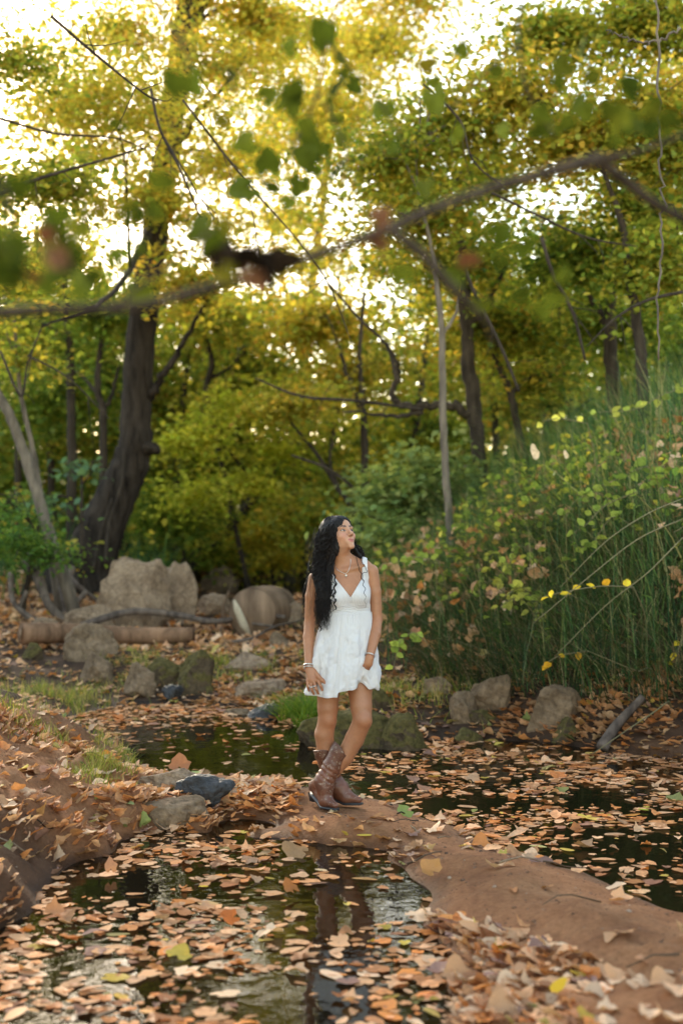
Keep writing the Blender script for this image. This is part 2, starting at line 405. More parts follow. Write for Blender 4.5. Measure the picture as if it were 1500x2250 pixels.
XX, YY = np.meshgrid(gx, gy, indexing='ij'); ZZ = hgt(XX, YY)
ZZ = np.where(YY > 75, ZZ + (YY - 75) * .05, ZZ)
nx_, ny_ = XX.shape; ii = (np.arange(nx_ - 1)[:, None] * ny_ + np.arange(ny_ - 1)[None, :]).ravel()
GF = np.stack([ii, ii + ny_, ii + ny_ + 1, ii + 1], 1)
def zgrid(x, y):
    """bilinear look-up of the terrain grid (fast)"""
    x = np.asarray(x, float); y = np.asarray(y, float)
    i = np.clip(np.searchsorted(gx, x) - 1, 0, len(gx) - 2); j = np.clip(np.searchsorted(gy, y) - 1, 0, len(gy) - 2)
    a = (x - gx[i]) / (gx[i + 1] - gx[i]); b = (y - gy[j]) / (gy[j + 1] - gy[j])
    return (ZZ[i, j] * (1 - b) + ZZ[i, j + 1] * b) * (1 - a) + (ZZ[i + 1, j] * (1 - b) + ZZ[i + 1, j + 1] * b) * a
def slope_tilt(x, y, e=.05):
    dx = (zgrid(x + e, y) - zgrid(x - e, y)) / (2 * e); dy = (zgrid(x, y + e) - zgrid(x, y - e)) / (2 * e)
    return np.arctan(np.hypot(dx, dy)), np.arctan2(dx, -dy) # tilt, axis direction (axis perpendicular to the gradient)

def ray_ground(px, py):
    d = np.exp(np.linspace(math.log(3.5), math.log(60), 4000)); x = (px - 750) / FPX * d; z = CAM_H - (py - HOR) / FPX * d
    hit = np.where(z < np.maximum(zgrid(x, d), 0))[0]; i = hit[0] if len(hit) else -1
    return np.array([x[i], d[i], z[i]])
def mat_ground():
    m, nt, out = newmat('creek_soil')
    b = nd(nt, 'ShaderNodeBsdfPrincipled'); b.inputs['Specular IOR Level'].default_value = .2
    v = texco(nt)
    n1 = noisetex(nt, v, 2.6, 8, .68); n2 = noisetex(nt, v, 42, 6, .75); n3 = noisetex(nt, v, 150, 3, .6); n4 = noisetex(nt, v, 6, 5, .6)
    sand = ramp(nt, n1.outputs[0], [(.28, (.23, .094, .042)), (.5, (.40, .180, .080)), (.72, (.52, .270, .132))]).outputs[0]
    sp = ramp(nt, n2.outputs[0], [(.32, (.66, .64, .62)), (.62, (1.08, 1.06, 1.04))]).outputs[0]
    sand = mixc(nt, 1.0, sand, sp, 'MULTIPLY')
    soil = ramp(nt, n4.outputs[0], [(.3, (.040, .024, .015)), (.7, (.13, .070, .040))]).outputs[0]
    # sandy on the bar and the left bank near the camera, dark soil elsewhere (a property of place, not of light)
    a = nd(nt, 'ShaderNodeAttribute', attribute_name='col')
    sx = nd(nt, 'ShaderNodeSeparateColor'); nt.links.new(a.outputs['Color'], sx.inputs[0])
    c = mixc(nt, sx.outputs[0], soil, sand)
    # wet mud at and below the water line
    pos = nd(nt, 'ShaderNodeNewGeometry'); sz = nd(nt, 'ShaderNodeSeparateXYZ'); nt.links.new(pos.outputs['Position'], sz.inputs[0])
    hz = nd(nt, 'ShaderNodeMath', operation='MULTIPLY_ADD'); nt.links.new(n4.outputs[0], hz.inputs[0]); hz.inputs[1].default_value = .05; nt.links.new(sz.outputs[2], hz.inputs[2])
    mr = nd(nt, 'ShaderNodeMapRange'); mr.inputs[1].default_value = .025; mr.inputs[2].default_value = .075; nt.links.new(hz.outputs[0], mr.inputs[0])
    wet = mixc(nt, 1.0, c, (.42, .38, .34), 'MULTIPLY')
    c = mixc(nt, mr.outputs[0], wet, c)
    nt.links.new(c, b.inputs['Base Color'])
    rr = nd(nt, 'ShaderNodeMapRange'); rr.inputs[3].default_value = .45; rr.inputs[4].default_value = .92; nt.links.new(mr.outputs[0], rr.inputs[0]); nt.links.new(rr.outputs[0], b.inputs['Roughness'])
    h = nd(nt, 'ShaderNodeMath', operation='MULTIPLY_ADD'); nt.links.new(n2.outputs[0], h.inputs[0]); h.inputs[1].default_value = 2.0; nt.links.new(n3.outputs[0], h.inputs[2])
    nt.links.new(bump(nt, h.outputs[0], .8, .025), b.inputs['Normal'])
    nt.links.new(b.outputs[0], out.inputs[0]); return m
gpx, gpy = pix(np.stack([XX, np.maximum(YY, .5), ZZ], -1))
sandm = ((YY < 10.5) & (XX > -2.6)).astype(float)
sandm = np.clip((10.2 - YY) / 1.2, 0, 1) * np.clip((XX + 3.2) / .8, 0, 1) * np.clip((2.9 - XX) / .6, 0, 1)
leftdark = np.clip((-.95 - XX) / .3, 0, 1) * np.clip((6.9 - YY) / .4, 0, 1)
sandm = sandm * (1 - .75 * leftdark)
GC = np.stack([sandm.ravel()] * 3, 1)
ground = obj('ground', mesh_np('ground', np.stack([XX.ravel(), YY.ravel(), ZZ.ravel()], 1), [GF], GC), mat_ground())
tag(ground, 'reddish sandy creek bed and dark soil banks', None, None, 'structure')

# ---------------- water
def mat_water():
    m, nt, out = newmat('creek_water')
    v = texco(nt, scale=(1, 1, 1))
    n1 = noisetex(nt, v, 2.6, 3, .5); n2 = noisetex(nt, v, 13, 2, .5)
    h = nd(nt, 'ShaderNodeMath', operation='MULTIPLY_ADD'); nt.links.new(n2.outputs[0], h.inputs[0]); h.inputs[1].default_value = .35; nt.links.new(n1.outputs[0], h.inputs[2])
    nrm = bump(nt, h.outputs[0], .12, .03)
    g = nd(nt, 'ShaderNodeBsdfGlossy'); g.inputs['Roughness'].default_value = .015; nt.links.new(nrm, g.inputs['Normal'])
    t = nd(nt, 'ShaderNodeBsdfTransparent'); t.inputs[0].default_value = (.40, .32, .18, 1)
    d = nd(nt, 'ShaderNodeBsdfDiffuse'); d.inputs[0].default_value = (.012, .010, .005, 1)
    m0 = nd(nt, 'ShaderNodeMixShader'); m0.inputs[0].default_value = .45
    nt.links.new(t.outputs[0], m0.inputs[1]); nt.links.new(d.outputs[0], m0.inputs[2])
    f = nd(nt, 'ShaderNodeFresnel'); f.inputs[0].default_value = 1.33; nt.links.new(nrm, f.inputs['Normal'])
    mx = nd(nt, 'ShaderNodeMixShader'); nt.links.new(f.outputs[0], mx.inputs[0])
    nt.links.new(m0.outputs[0], mx.inputs[1]); nt.links.new(g.outputs[0], mx.inputs[2]); nt.links.new(mx.outputs[0], out.inputs[0])
    return m
wx = np.linspace(-14, 14, 57); wy = np.linspace(-20, 60, 81)
WX, WY = np.meshgrid(wx, wy, indexing='ij'); i0 = (np.arange(56)[:, None] * 81 + np.arange(80)[None]).ravel()
water = obj('creek_water', mesh_np('creek_water', np.stack([WX.ravel(), WY.ravel(), WX.ravel() * 0], 1), [np.stack([i0, i0 + 81, i0 + 82, i0 + 1], 1)]), mat_water())
tag(water, 'still dark creek water in shallow pools', None, None, 'structure')

# ---------------- rocks
_ico = {}
def ico(sub):
    if sub not in _ico:
        bm = bmesh.new(); bmesh.ops.create_icosphere(bm, subdivisions=sub, radius=1)
        V = np.array([v.co[:] for v in bm.verts]); F = np.array([[v.index for v in f.verts] for f in bm.faces]); bm.free()
        _ico[sub] = (V, F)
    return _ico[sub]
def n3(V, seed, scale):
    o = seed * 13.7
    return np.array([mnoise.noise(Vector((p[0] / scale + o, p[1] / scale - o, p[2] / scale + 2 * o))) for p in V])
def rock_mesh(name, size, seed, cuts=9, sub=5, lump=.15, rough=.085, flat=0.0):
    V, F = ico(sub); V = V.copy(); rs = R(seed)
    for _ in range(cuts):
        n = rs.normal(0, 1, 3); n[2] = n[2] * .7 + (.15 if flat == 0 else 0); n /= np.linalg.norm(n); d = rs.uniform(.52, .84)
        s = V @ n - d; V = V - np.maximum(s, 0)[:, None] * n * .97
    if flat: V[:, 2] = np.minimum(V[:, 2], flat)
    V = V * (1 + lump * n3(V, seed, .8) + rough * n3(V, seed + 5, .25) - rough * 1.3 * np.abs(n3(V, seed + 7, .4)) + rough * .5 * n3(V, seed + 9, .1) + rough * .28 * n3(V, seed + 3, .045))[:, None]
    V = V * np.asarray(size)
    return mesh_np(name, V, [F], None, False)
M_STONE = mat_rock('pale_limestone', (.20, .130, .082), (.44, .31, .205), .06)
M_STONE2 = mat_rock('brown_stone', (.13, .085, .05), (.33, .225, .14), .20)
M_MOSS = mat_rock('mossy_stone', (.05, .036, .024), (.15, .105, .06), .55)
M_DARK = mat_rock('dark_wet_stone', (.022, .021, .022), (.06, .055, .052), .10, True)
def rock(label, px, py, wpx, hpx, mat, seed, dep=.8, z=None, d=None, rz=0.0, sub=5, group=None, sink=.25, name='rock', **kw):
    """rock whose visible foot is near pixel (px, py); wpx/hpx visible width and height in photo pixels"""
    if d is None:
        p = ray_ground(px, py)
    else: p = P(px, py, d)
    d = p[1]; w = wpx * d / FPX; h = hpx * d / FPX
    full = h / (1 - sink)
    me = rock_mesh(name, (w / 2 * 1.25, w / 2 * dep * 1.1, full / 2 * 1.28), seed, sub=sub, **kw)
    o = obj(name, me, mat)
    zz = float(zgrid(p[0], p[1] + w / 2 * dep * .5)) if d < 60 else p[2]
    base = min(p[2], zz) if d else zz
    o.location = (p[0], p[1] + w / 2 * dep * .8, base + full * (.5 - sink)); o.rotation_euler = (0, 0, rz)
    tag(o, label, 'rock', group); return o

rock('big pale limestone boulder with a vertical crack before the leaning trunk', 278, 1384, 176, 148, M_STONE, 3, .75, cuts=9, lump=.10, name='boulder', sub=5, rz=.3, flat=.80)
rock('pale boulder with a jutting corner joined to the right of the big boulder', 392, 1372, 112, 128, M_STONE, 12, .9, cuts=10, lump=.14, flat=.82, name='boulder', sub=5)
rock('low pale slab leaning at the left foot of the big boulder', 200, 1388, 110, 50, M_STONE, 14, .7, name='rock')
rock('small pale rock between the big boulder and the sawn log', 472, 1352, 62, 50, M_STONE, 21)
rock('low stone at the left end of the fallen log', 95, 1392, 60, 28, M_STONE, 23)
rock('rounded brown stone in front of the fallen log', 192, 1452, 105, 66, M_STONE2, 25, cuts=6)
rock('small mossy stone left of the rounded brown stone', 70, 1450, 46, 30, M_MOSS, 26)
rock('angular wedge of stone lying below the rounded brown stone', 212, 1500, 85, 56, M_STONE2, 27, cuts=12)
rock('upright brown stone on the far shore of the left pool', 300, 1532, 68, 66, M_STONE2, 31)
rock('dark overhanging mossy stone between two brown stones by the left pool', 352, 1512, 95, 52, M_MOSS, 33)
rock('tall blocky mossy brown stone by the left pool', 425, 1528, 85, 80, M_MOSS, 35, cuts=11)
rock('small dark stone at the water below the blocky stone', 378, 1538, 48, 28, M_DARK, 36)
rock('flat pale stone slab amid the leaf litter', 562, 1530, 112, 42, M_STONE, 37, .9, flat=.45)
rock('low pale stone half buried in leaf litter behind the flat slab', 545, 1470, 105, 30, M_STONE, 39, .8)
rock('small grey stone right of the sawn log', 640, 1372, 50, 44, M_STONE, 41)
rock('pale stone below the twigs by the sawn log', 612, 1425, 44, 32, M_STONE2, 42)
rock('dark wet rock tilted at the right edge of the left pool', 592, 1580, 78, 48, M_DARK, 43, cuts=10)
rock('low dark brown stone left of the dark wet rock', 515, 1570, 64, 34, M_STONE2, 44)
rock('broad moss covered rock directly behind the person\'s knees', 765, 1645, 225, 88, M_MOSS, 45, .6, cuts=6, sink=.3, sub=5)
rock('rounded mossy rock sloping to the water right of the person', 893, 1648, 100, 96, M_MOSS, 47, .7, cuts=5)
rock('dark hollow mossy stone behind the broad mossy rock', 830, 1560, 70, 42, M_MOSS, 48)
rock('large tan rock perched on smaller stones on the right shore', 1087, 1562, 90, 78, M_STONE2, 51, cuts=7)
rock('squat brown rock below the perched tan rock', 1018, 1590, 72, 58, M_STONE2, 53)
rock('small mossy stone wedged under the perched tan rock', 1065, 1592, 55, 34, M_MOSS, 55)
rock('dark mossy stone at the right pool edge below the squat rock', 1022, 1632, 70, 40, M_MOSS, 57)
rock('broad tan rock half buried in leaves at the right pool edge', 1225, 1602, 125, 82, M_STONE2, 59, .7, cuts=8, sub=5)
rock('small mossy stone under the broad tan rock', 1250, 1628, 60, 42, M_MOSS, 61)
rock('pale stone up the slope left of the perched tan rock', 960, 1528, 60, 36, M_STONE, 63)
rock('pale stone on the sandbar end behind the black rock', 365, 1735, 112, 40, M_STONE, 65, .7)
rock('shiny black rock on the sandbar end', 448, 1768, 118, 52, M_DARK, 67, .7, cuts=6)
rock('grey brown rock at the front edge of the near pool', 362, 1815, 138, 66, M_STONE2, 71, .7, cuts=8, sub=5)
rock('far brown boulder beneath the leaning sapling', 480, 1262, 70, 50, M_STONE2, 73, d=34, name='boulder')

# ---------------- logs and driftwood
M_LOG = mat_bark('weathered_log', (.14, .075, .04), (.34, .19, .11), 7, .5, .02)
M_STICK = mat_bark('grey_driftwood', (.075, .055, .045), (.21, .155, .12), 12, .5, .01)
M_CUT = mat_bark('sawn_wood', (.13, .08, .05), (.34, .22, .14), 5, .3, .01)
def gl(px, py, up=0.0, d=None):
    if d is None:
        p = ray_ground(px, py)
    else:
        p = P(px, py, d); p[2] = float(zgrid(p[0], p[1]))
    p = p.copy(); p[2] += up; return p
def stick(name, label, cat, pts, r0, r1, mat, sides=8, rough=.12, seed=1, n=24, group=None):
    q = spline(np.array(pts), n); rad = np.linspace(r0, r1, n)
    o = thing(name, label, cat, tuple(q[0]), group)
    V, F = tube(q, rad, sides, rough, seed); mb = MB(); mb.add(V, F)
    part('stem', mb.mesh('stem'), mat, o); return o
t = stick('fallen_log', 'thick reddish brown fallen log lying below the big boulder', 'log', [gl(50, 1425, .17), gl(180, 1427, .18), gl(320, 1427, .16), gl(425, 1420, .13)], .12, .09, M_LOG, 12, .10, 5, 30)
e0 = gl(50, 1425, .17); V, F = tube([e0 + (-.004, 0, 0), e0 + (-.03, -.004, 0)], [.095, .03], 12, .3, 3); mb = MB(); mb.add(V, F); part('broken_end', mb.mesh('broken_end', False), M_CUT, t)
stick('driftwood_branch', 'long thin dark driftwood branch lying across the rocks above the log', 'branch', [gl(180, 1395, .12), gl(290, 1392, .28), gl(400, 1397, .26), gl(470, 1400, .2), gl(560, 1394, .25), gl(625, 1390, .2)], .05, .028, M_STICK, 8, .18, 7)
stick('driftwood_branch', 'short dark driftwood stick beside the sawn log', 'branch', [gl(440, 1388, .12), gl(520, 1394, .16), gl(600, 1400, .14)], .035, .015, M_STICK, 6, .2, 8)
stick('driftwood_branch', 'thin crooked stick below the sawn log', 'branch', [gl(510, 1420, .05), gl(560, 1418, .1), gl(600, 1405, .15), gl(660, 1398, .2)], .022, .012, M_STICK, 6, .2, 9)
stick('pale_stick', 'short pale broken stick standing up by the sawn log', 'stick', [gl(488, 1360, 0), gl(488, 1360, .2) + (.02, 0, 0), gl(488, 1360, .40) + (.1, 0, 0)], .022, .014, M_CUT, 6, .1, 4, 8)
stick('wooden_stake', 'short reddish stake leaning out of the right bank', 'stick', [P(1105, 1442, 12.6), P(1100, 1410, 12.6)], .03, .022, M_LOG, 6, .1, 4, 5)
stick('dark_branch', 'dark wet branch sticking out at the right pool edge', 'branch', [gl(1320, 1650, .02), gl(1350, 1625, .1), gl(1410, 1590, .2)], .05, .03, M_STICK, 7, .15, 6)
# the sawn log: a thick drum lying with its end to the camera
lc = gl(575, 1385, 0); r = .34; lc[2] += r * .72
lo = thing('sawn_log', 'thick round sawn log end with split bark facing the creek', 'log', tuple(lc))
ax = np.array([.30, 1.0, -.02]); ax /= np.linalg.norm(ax)
q = np.array([lc + ax * s for s in np.linspace(-.35, .45, 10)]); V, F = tube(q, r * np.array([.97, 1, 1, .99, 1, 1.01, 1, .99, 1, .98]), 28, .03, 2, caps=False); mb = MB(); mb.add(V, F); part('bark', mb.mesh('bark'), M_CUT, lo)
V, F = tube([q[0] - ax * .012, q[0] + ax * .02], [r * .93, r * .95], 28, .02, 4); mb = MB(); mb.add(V, F); part('cut_end', mb.mesh('cut_end', False), M_CUT, lo)
s0 = q[0] - ax * .03 + np.array([-.18, 0, .05]); V, F = tube([s0 + (-.04, -.02, .12), s0, s0 + (.08, 0, -.2), s0 + (.16, .03, -.36)], [.015, .05, .06, .03], 5, .2, 3); mb = MB(); mb.add(V, F)
part('splinter', mb.mesh('splinter', False), mat_plain('pale_wood', (.55, .44, .30), .8), lo)
# exposed roots on the left bank
M_ROOT = mat_bark('grey_root', (.09, .065, .05), (.24, .18, .14), 10, .5, .02)
def pd(px, py, d): return P(px, py, d)
roots = [([(40, 1190, 19.5), (85, 1270, 19), (110, 1330, 18.6), (165, 1385, 18.4)], .09, .05, 'thick pale root curving down the left bank'),
         ([(160, 1250, 21), (135, 1300, 20), (150, 1360, 19.5), (190, 1395, 19.2)], .06, .04, 'dark root hanging beside the leaning trunk'),
         ([(25, 1260, 19), (30, 1320, 18.6), (60, 1350, 18.4), (100, 1375, 18.3)], .045, .03, 'thin looping root at the left edge of the bank'),
         ([(140, 1255, 20), (175, 1290, 19.6), (230, 1330, 19.8)], .05, .03, 'slanting root running to the big boulder'),
         ([(60, 1300, 18.8), (45, 1340, 18.5), (75, 1372, 18.4)], .03, .02, 'small curled root under the thick pale root'),
         ([(190, 1300, 19.6), (165, 1330, 19.4), (150, 1372, 19.2)], .04, .025, 'short forked root left of the big boulder')]
for k, (pp, r0, r1, lab) in enumerate(roots):
    stick('exposed_root', lab, 'root', [P(*p) for p in pp], r0, r1, M_ROOT, 8, .15, 20 + k, 20, 'exposed roots on the left bank')
# ================================================================== FALLEN LEAVES
rs = R(77)
def hexgrid(x0, x1, y0, y1, sp, jit=.45):
    xs = np.arange(x0, x1, sp); ys = np.arange(y0, y1, sp * .87)
    X, Y = np.meshgrid(xs, ys); X = X + (np.arange(len(ys)) % 2)[:, None] * sp / 2
    X = X.ravel() + rs.uniform(-jit, jit, X.size) * sp; Y = Y.ravel() + rs.uniform(-jit, jit, Y.size) * sp
    return X, Y
TL_FLAT = [tpl_lobed(100 + i, .09) for i in range(5)] + [tpl_fallen_oval(i, .08) for i in range(3)]
TL_CURL = [tpl_lobed(200 + i, .38) for i in range(6)] + [tpl_fallen_oval(20 + i, .4) for i in range(3)]
POS = []; # each record: x,y,z,yaw,tilt,tdir,size,kind(0 water,1 land),template
def px_in(a, lo, hi, soft): return np.clip((a - lo) / soft, 0, 1) * np.clip((hi - a) / soft, 0, 1)
def collect(X, Y, dens, kind, smin, smax, lift, tiltsd):
    keep = rs.uniform(0, 1, len(X)) < dens; X = X[keep]; Y = Y[keep]; n = len(X)
    s = smin + (smax - smin) * rs.uniform(0, 1, n) ** (2.2 if kind == 0 else 1.6)
    yaw = rs.uniform(0, 6.283, n)
    if kind == 0:
        Z = rs.uniform(.003, .010, n); tilt = np.abs(rs.normal(0, .035, n)); td = rs.uniform(0, 6.283, n)
        cur = rs.uniform(0, 1, n) < .2; tilt = np.where(cur, rs.uniform(.04, .45, n) ** 1.3, tilt); Z = np.where(cur, Z + s * .10, Z)
        tp = rs.choice(8, n, p=[.13] * 5 + [.12, .12, .11]); tp = np.where(cur, 8 + rs.randint(0, 9, n), tp)
    else:
        Z = zgrid(X, Y) + rs.uniform(.3, 1.0, n) * lift; st, sd = slope_tilt(X, Y)
        tilt = np.abs(rs.normal(0, tiltsd, n)) ; td = rs.uniform(0, 6.283, n)
        tx = st * np.cos(sd) + tilt * np.cos(td); ty = st * np.sin(sd) + tilt * np.sin(td)
        tilt = np.hypot(tx, ty); td = np.arctan2(ty, tx); tp = 8 + rs.randint(0, 9, n)
        Z = Z + s * .25 * np.minimum(tilt, 1)
    POS.append(np.stack([X, Y, Z, yaw, tilt, td, s, np.full(n, kind), tp], 1))
# on the water
X, Y = hexgrid(-6, 6, 3.6, 13.2, .054, .7); Z0 = zgrid(X, Y); w = Z0 < -.004; X, Y, Z0 = X[w], Y[w], Z0[w]
px, py = pix(np.stack([X, Y, X * 0], -1))
patch = .5 + .65 * vnoise(X, Y, 11, .42) + .40 * vnoise(X, Y, 12, .16)
dens = np.clip(.60 + 1.3 * (patch - .5), 0.05, 1)
near = (Y < 8.2) & (px < 980)
dens = np.where(near, np.clip(.60 + 1.7 * (patch - .5), .04, 1), dens)
dens = np.where(near & (py > 1900) & (py < 1990) & (px > 150) & (px < 900), dens * .42, dens)      # open water with reflections
dens = np.where(near & (px > 780) & (px < 960) & (py > 1870) & (py < 2080), dens * .45, dens)
dens = np.where((Y > 8.9) & (px < 700), np.clip(.10 + .9 * np.clip((1605 - py) / 40, 0, 1) + .8 * np.clip((300 - px) / 60, 0, 1), 0, .95), dens)
dens = np.where((Y > 8.9) & (px < 700) & (py > 1660), .05, dens)
dens = np.where((Y < 9.2) & (px > 1150) & (py > 1870), dens * .35, dens)
dens = np.where((px > 760) & (px < 900) & (Y > 8.0) & (py > 1680), dens * .55, dens)
collect(X, Y, dens, 0, .030, .118, 0, 0)
# litter on the land
X, Y = hexgrid(-6.5, 6.5, 3.6, 15, .060); Z0 = zgrid(X, Y); w = Z0 > -.004; X, Y, Z0 = X[w], Y[w], Z0[w]
px, py = pix(np.stack([X, Y, Z0], -1))
patch = .5 + .5 * vnoise(X, Y, 21, .5) + .3 * vnoise(X, Y, 22, .2)
dens = np.clip(.55 + .8 * (patch - .5), 0, 1)
bar = (px > 440) & (Y < 9.6) & (Z0 < .3)
dens = np.where(bar, .05 * np.clip(patch, 0, 1) + .75 * np.exp(-(np.maximum(Z0, 0) / .028) ** 2) * np.clip(patch, 0, 1), dens)
dens = np.where((px < 640) & (py > 1715) & (py < 1860) & (px > 190), 1.0, dens)
dens = np.where((px > 560) & (px < 960) & (py > 1795) & (py < 1880), np.clip(.42 * (py - 1770) / 90, 0, .6), dens)
edge = 2020 + (px - 1060) * .22
dens = np.where((px > 900) & (py > 1940) & (Y < 7), np.clip((py - edge) / 60 + .1 + .5 * (patch - .5), 0.02, 1.0), dens)
dens = np.where((px > 1280) & (py > 2100), dens * np.clip(.5 + .6 * (patch - .4), 0, 1), dens)
dens = np.where((px < 300) & (Y < 9), np.clip(.46 + 1.3 * (patch - .5), .08, 1), dens)
dens = np.where((px < 330) & (Y >= 9), .35 * dens, dens)
dens = np.where((Z0 > .6) & (X > 0), .10, dens)
collect(X, Y, dens, 1, .050, .110, .014, .20)
m = (dens > .8); collect(X[m] + .03, Y[m] + .02, np.full(m.sum(), .9), 1, .055, .115, .03, .28)
# litter farther back
X, Y = hexgrid(-10, 7, 15, 26, .085); Z0 = zgrid(X, Y); w = Z0 > -.02; X, Y, Z0 = X[w], Y[w], Z0[w]
px, py = pix(np.stack([X, Y, Z0], -1)); w = (px > -80) & (px < 1580)
X, Y = X[w], Y[w]
collect(X, Y, np.where(X < .6, .55, .08), 1, .07, .14, .03, .5)
X, Y = hexgrid(-9, 8, 26, 45, .3); Z0 = zgrid(X, Y); w = (Z0 > -.02); collect(X[w], Y[w], np.full(w.sum(), .6), 1, .1, .2, .03, .5)
print('POS', [len(p) for p in POS]); A = np.concatenate(POS); apx, apy = pix(A[:, :3])
infr = (apx > 10) & (apx < 1490) & (apy < 2240)
TPL = TL_FLAT + TL_CURL
# boulders and logs must not be skewered: fine, leaves lie over them
score = np.where(infr, A[:, 6] / A[:, 1] * (1 - .25 * (A[:, 7] == 0)), 0)
order = np.argsort(-score)
big = order[:288]; rest = order[288:]
M_DEAD = mat_leaf('dead_leaf', .12, .06)
CL = [('tan', (.58, .32, .165)), ('chestnut brown', (.40, .18, .08)), ('pale buff', (.64, .43, .27)), ('rust orange', (.55, .21, .06)), ('dusky mauve brown', (.29, .165, .125)), ('yellowish', (.50, .34, .06))]
cmats = []
for nme, c in CL:
    cmats.append(mat_leaf('leaf_' + nme.replace(' ', '_'), .12, .07, 'obj', [(0, tuple(x * .72 for x in c)), (.5, c), (1, tuple(min(1, x * 1.22) for x in c))]))
mb = MB(); cols = palette(rs, len(rest), PAL_DEAD, .36); a = A[rest]; rot = rotmats(a[:, 3], a[:, 4], a[:, 5])
for kind, nm, lab in ((0, 'floating_leaves', 'countless small fallen leaves drifting on the creek water'), (1, 'leaf_litter', 'countless dry brown fallen leaves carpeting the creek banks')):
    mb = MB()
    for k in range(len(TPL)):
        s = (a[:, 8] == k) & (a[:, 7] == kind)
        scatter(mb, TPL[k], a[s, :3], rot[s], a[s, 6], cols[s] * (np.array([.96, .86, .78]) if kind == 0 else 1.0))
    tag(obj(nm, mb.mesh(nm, False), M_DEAD), lab, 'leaves', None, 'stuff')
tmesh = {}
def leaf_obj(rec, ci, label, group, mat=None, name='fallen_leaf'):
    k = int(rec[8]); key = (k, ci if mat is None else mat.name)
    if key not in tmesh:
        me = mesh_np('fallen_leaf', TPL[k][0], TPL[k][1], None, False); me.materials.append(cmats[ci] if mat is None else mat); tmesh[key] = me
    o = bpy.data.objects.new(name, tmesh[key]); C.objects.link(o)
    M = Matrix(rotmats(rec[3:4], rec[4:5], rec[5:6])[0].tolist()).to_4x4()
    o.matrix_world = Matrix.Translation(Vector(rec[:3])) @ M @ Matrix.Scale(float(rec[6]), 4)
    return tag(o, label, 'leaf', group)
def zone(k, x, y):
    if k == 0:
        if x >= 1000 or y <= 1800: return 'on the right pool ' + ('by the sandbar' if x < 1150 else 'near the right edge' if x > 1350 else 'in its middle')
        return 'on the near pool ' + ('at the left bank' if x < 330 else 'at the bottom edge' if y > 2140 else 'just below the sandbar' if y < 1935 else 'beside the lower right litter' if x > 760 else 'in its middle')
    if x < 640: return 'on the left bank ' + ('beside the stones' if x > 230 and y < 1860 else 'face at the water' if y > 1860 else 'slope')
    if y < 1950: return 'lying on the sandbar'
    return 'in the lower right litter ' + ('at its water edge' if x < 1060 else 'in the right corner' if x > 1340 else 'along the bare sand' if y < 2080 else 'at the bottom edge' if y > 2180 else 'in its middle')
med = np.median(A[big, 6])
for i in big:
    ci = int(rs.choice(6, p=[.34, .21, .24, .11, .08, .02])); r = A[i]; k = int(r[8]); place = zone(int(r[7]), apx[i], apy[i])
    shape = ('curled ' if k >= 8 else 'flat ') + ('lobed' if (k < 5 or 8 <= k < 14) else 'oval'); sz = 'large ' if r[6] > med else 'small '
    leaf_obj(r, ci, sz + CL[ci][0] + ' ' + shape + ' leaf ' + place, 'fallen leaves ' + place)
# single leaves the photograph picks out
def solo(px, py, size, col, label, tpl, tilt=.1, td=0., z=.012, yaw=0.5, glossy=.07, trans=.2):
    p = ray_ground(px, py); p[2] += z; size = size * .8
    mt = mat_leaf('leaf_solo', trans, glossy, 'obj', [(0, col), (1, col)])
    return leaf_obj(np.array([*p, yaw, tilt, td, size, 0, tpl]), 0, label, None, mt)
solo(890, 1792, .125, (.20, .25, .07), 'green folded leaf at the water edge beside the boots', 9, .7, .3, .03, 2.2)
solo(1180, 1862, .105, (.45, .40, .16), 'large pale yellow leaf floating near the middle of the right pool', 6, .03, 0, .012, 1.2)
solo(1225, 2206, .10, (.58, .36, .02), 'bright yellow oval leaf on the lower right litter', 7, .5, .2, .07, -.7)
solo(448, 1950, .055, (.58, .40, .03), 'small bright yellow leaf floating on the near pool', 6, .03, 0, .012, 1.5)
solo(640, 1968, .12, (.33, .12, .03), 'curled orange brown leaf standing up on the near pool', 9, .5, 1., .04, 1.0)
solo(508, 2035, .115, (.42, .12, .025), 'bright rust curled leaf standing out of the near pool', 10, .6, .4, .045, 2.0)
solo(655, 1878, .19, (.30, .17, .08), 'large brown leaf with veins at the front edge of the sandbar', 11, .35, .2, .03, 1.3)
solo(945, 1932, .13, (.40, .20, .07), 'orange brown leaf curled upright at the tip of the sandbar', 12, .9, .2, .05, .8)
solo(245, 1925, .10, (.38, .18, .09), 'square folded brown leaf sticking up by the left bank', 13, 1.1, .3, .05, .4)
solo(118, 2020, .125, (.42, .19, .08), 'rust leaf folded like a boat beside the left bank', 10, .35, 0., .04, .1)
solo(705, 1915, .08, (.52, .38, .22), 'pale round leaf floating before the sandbar', 5, .02, 0, .014, 1.)
solo(1410, 1782, .075, (.34, .36, .05), 'small green yellow leaf floating on the far right pool', 5, .05, 0, .014, 1.)
solo(800, 1838, .09, (.55, .40, .07), 'thin yellow leaf lying on the sandbar right of the boots', 7, .1, 0, .014, 1.6)
solo(715, 1668 , .18, (.40, .13, .035), 'big rust red lobed leaf floating behind the boots', 1, .1, 0, .02, .4)
solo(395, 1700, .18, (.33, .14, .06), 'large upright brown leaf by the stones on the sandbar end', 9, .7, .1, .06, .3)
solo(505, 1752, .05, (.50, .45, .20), 'pale green leaf caught on the shiny black rock', 6, .3, 0, .05, .3)

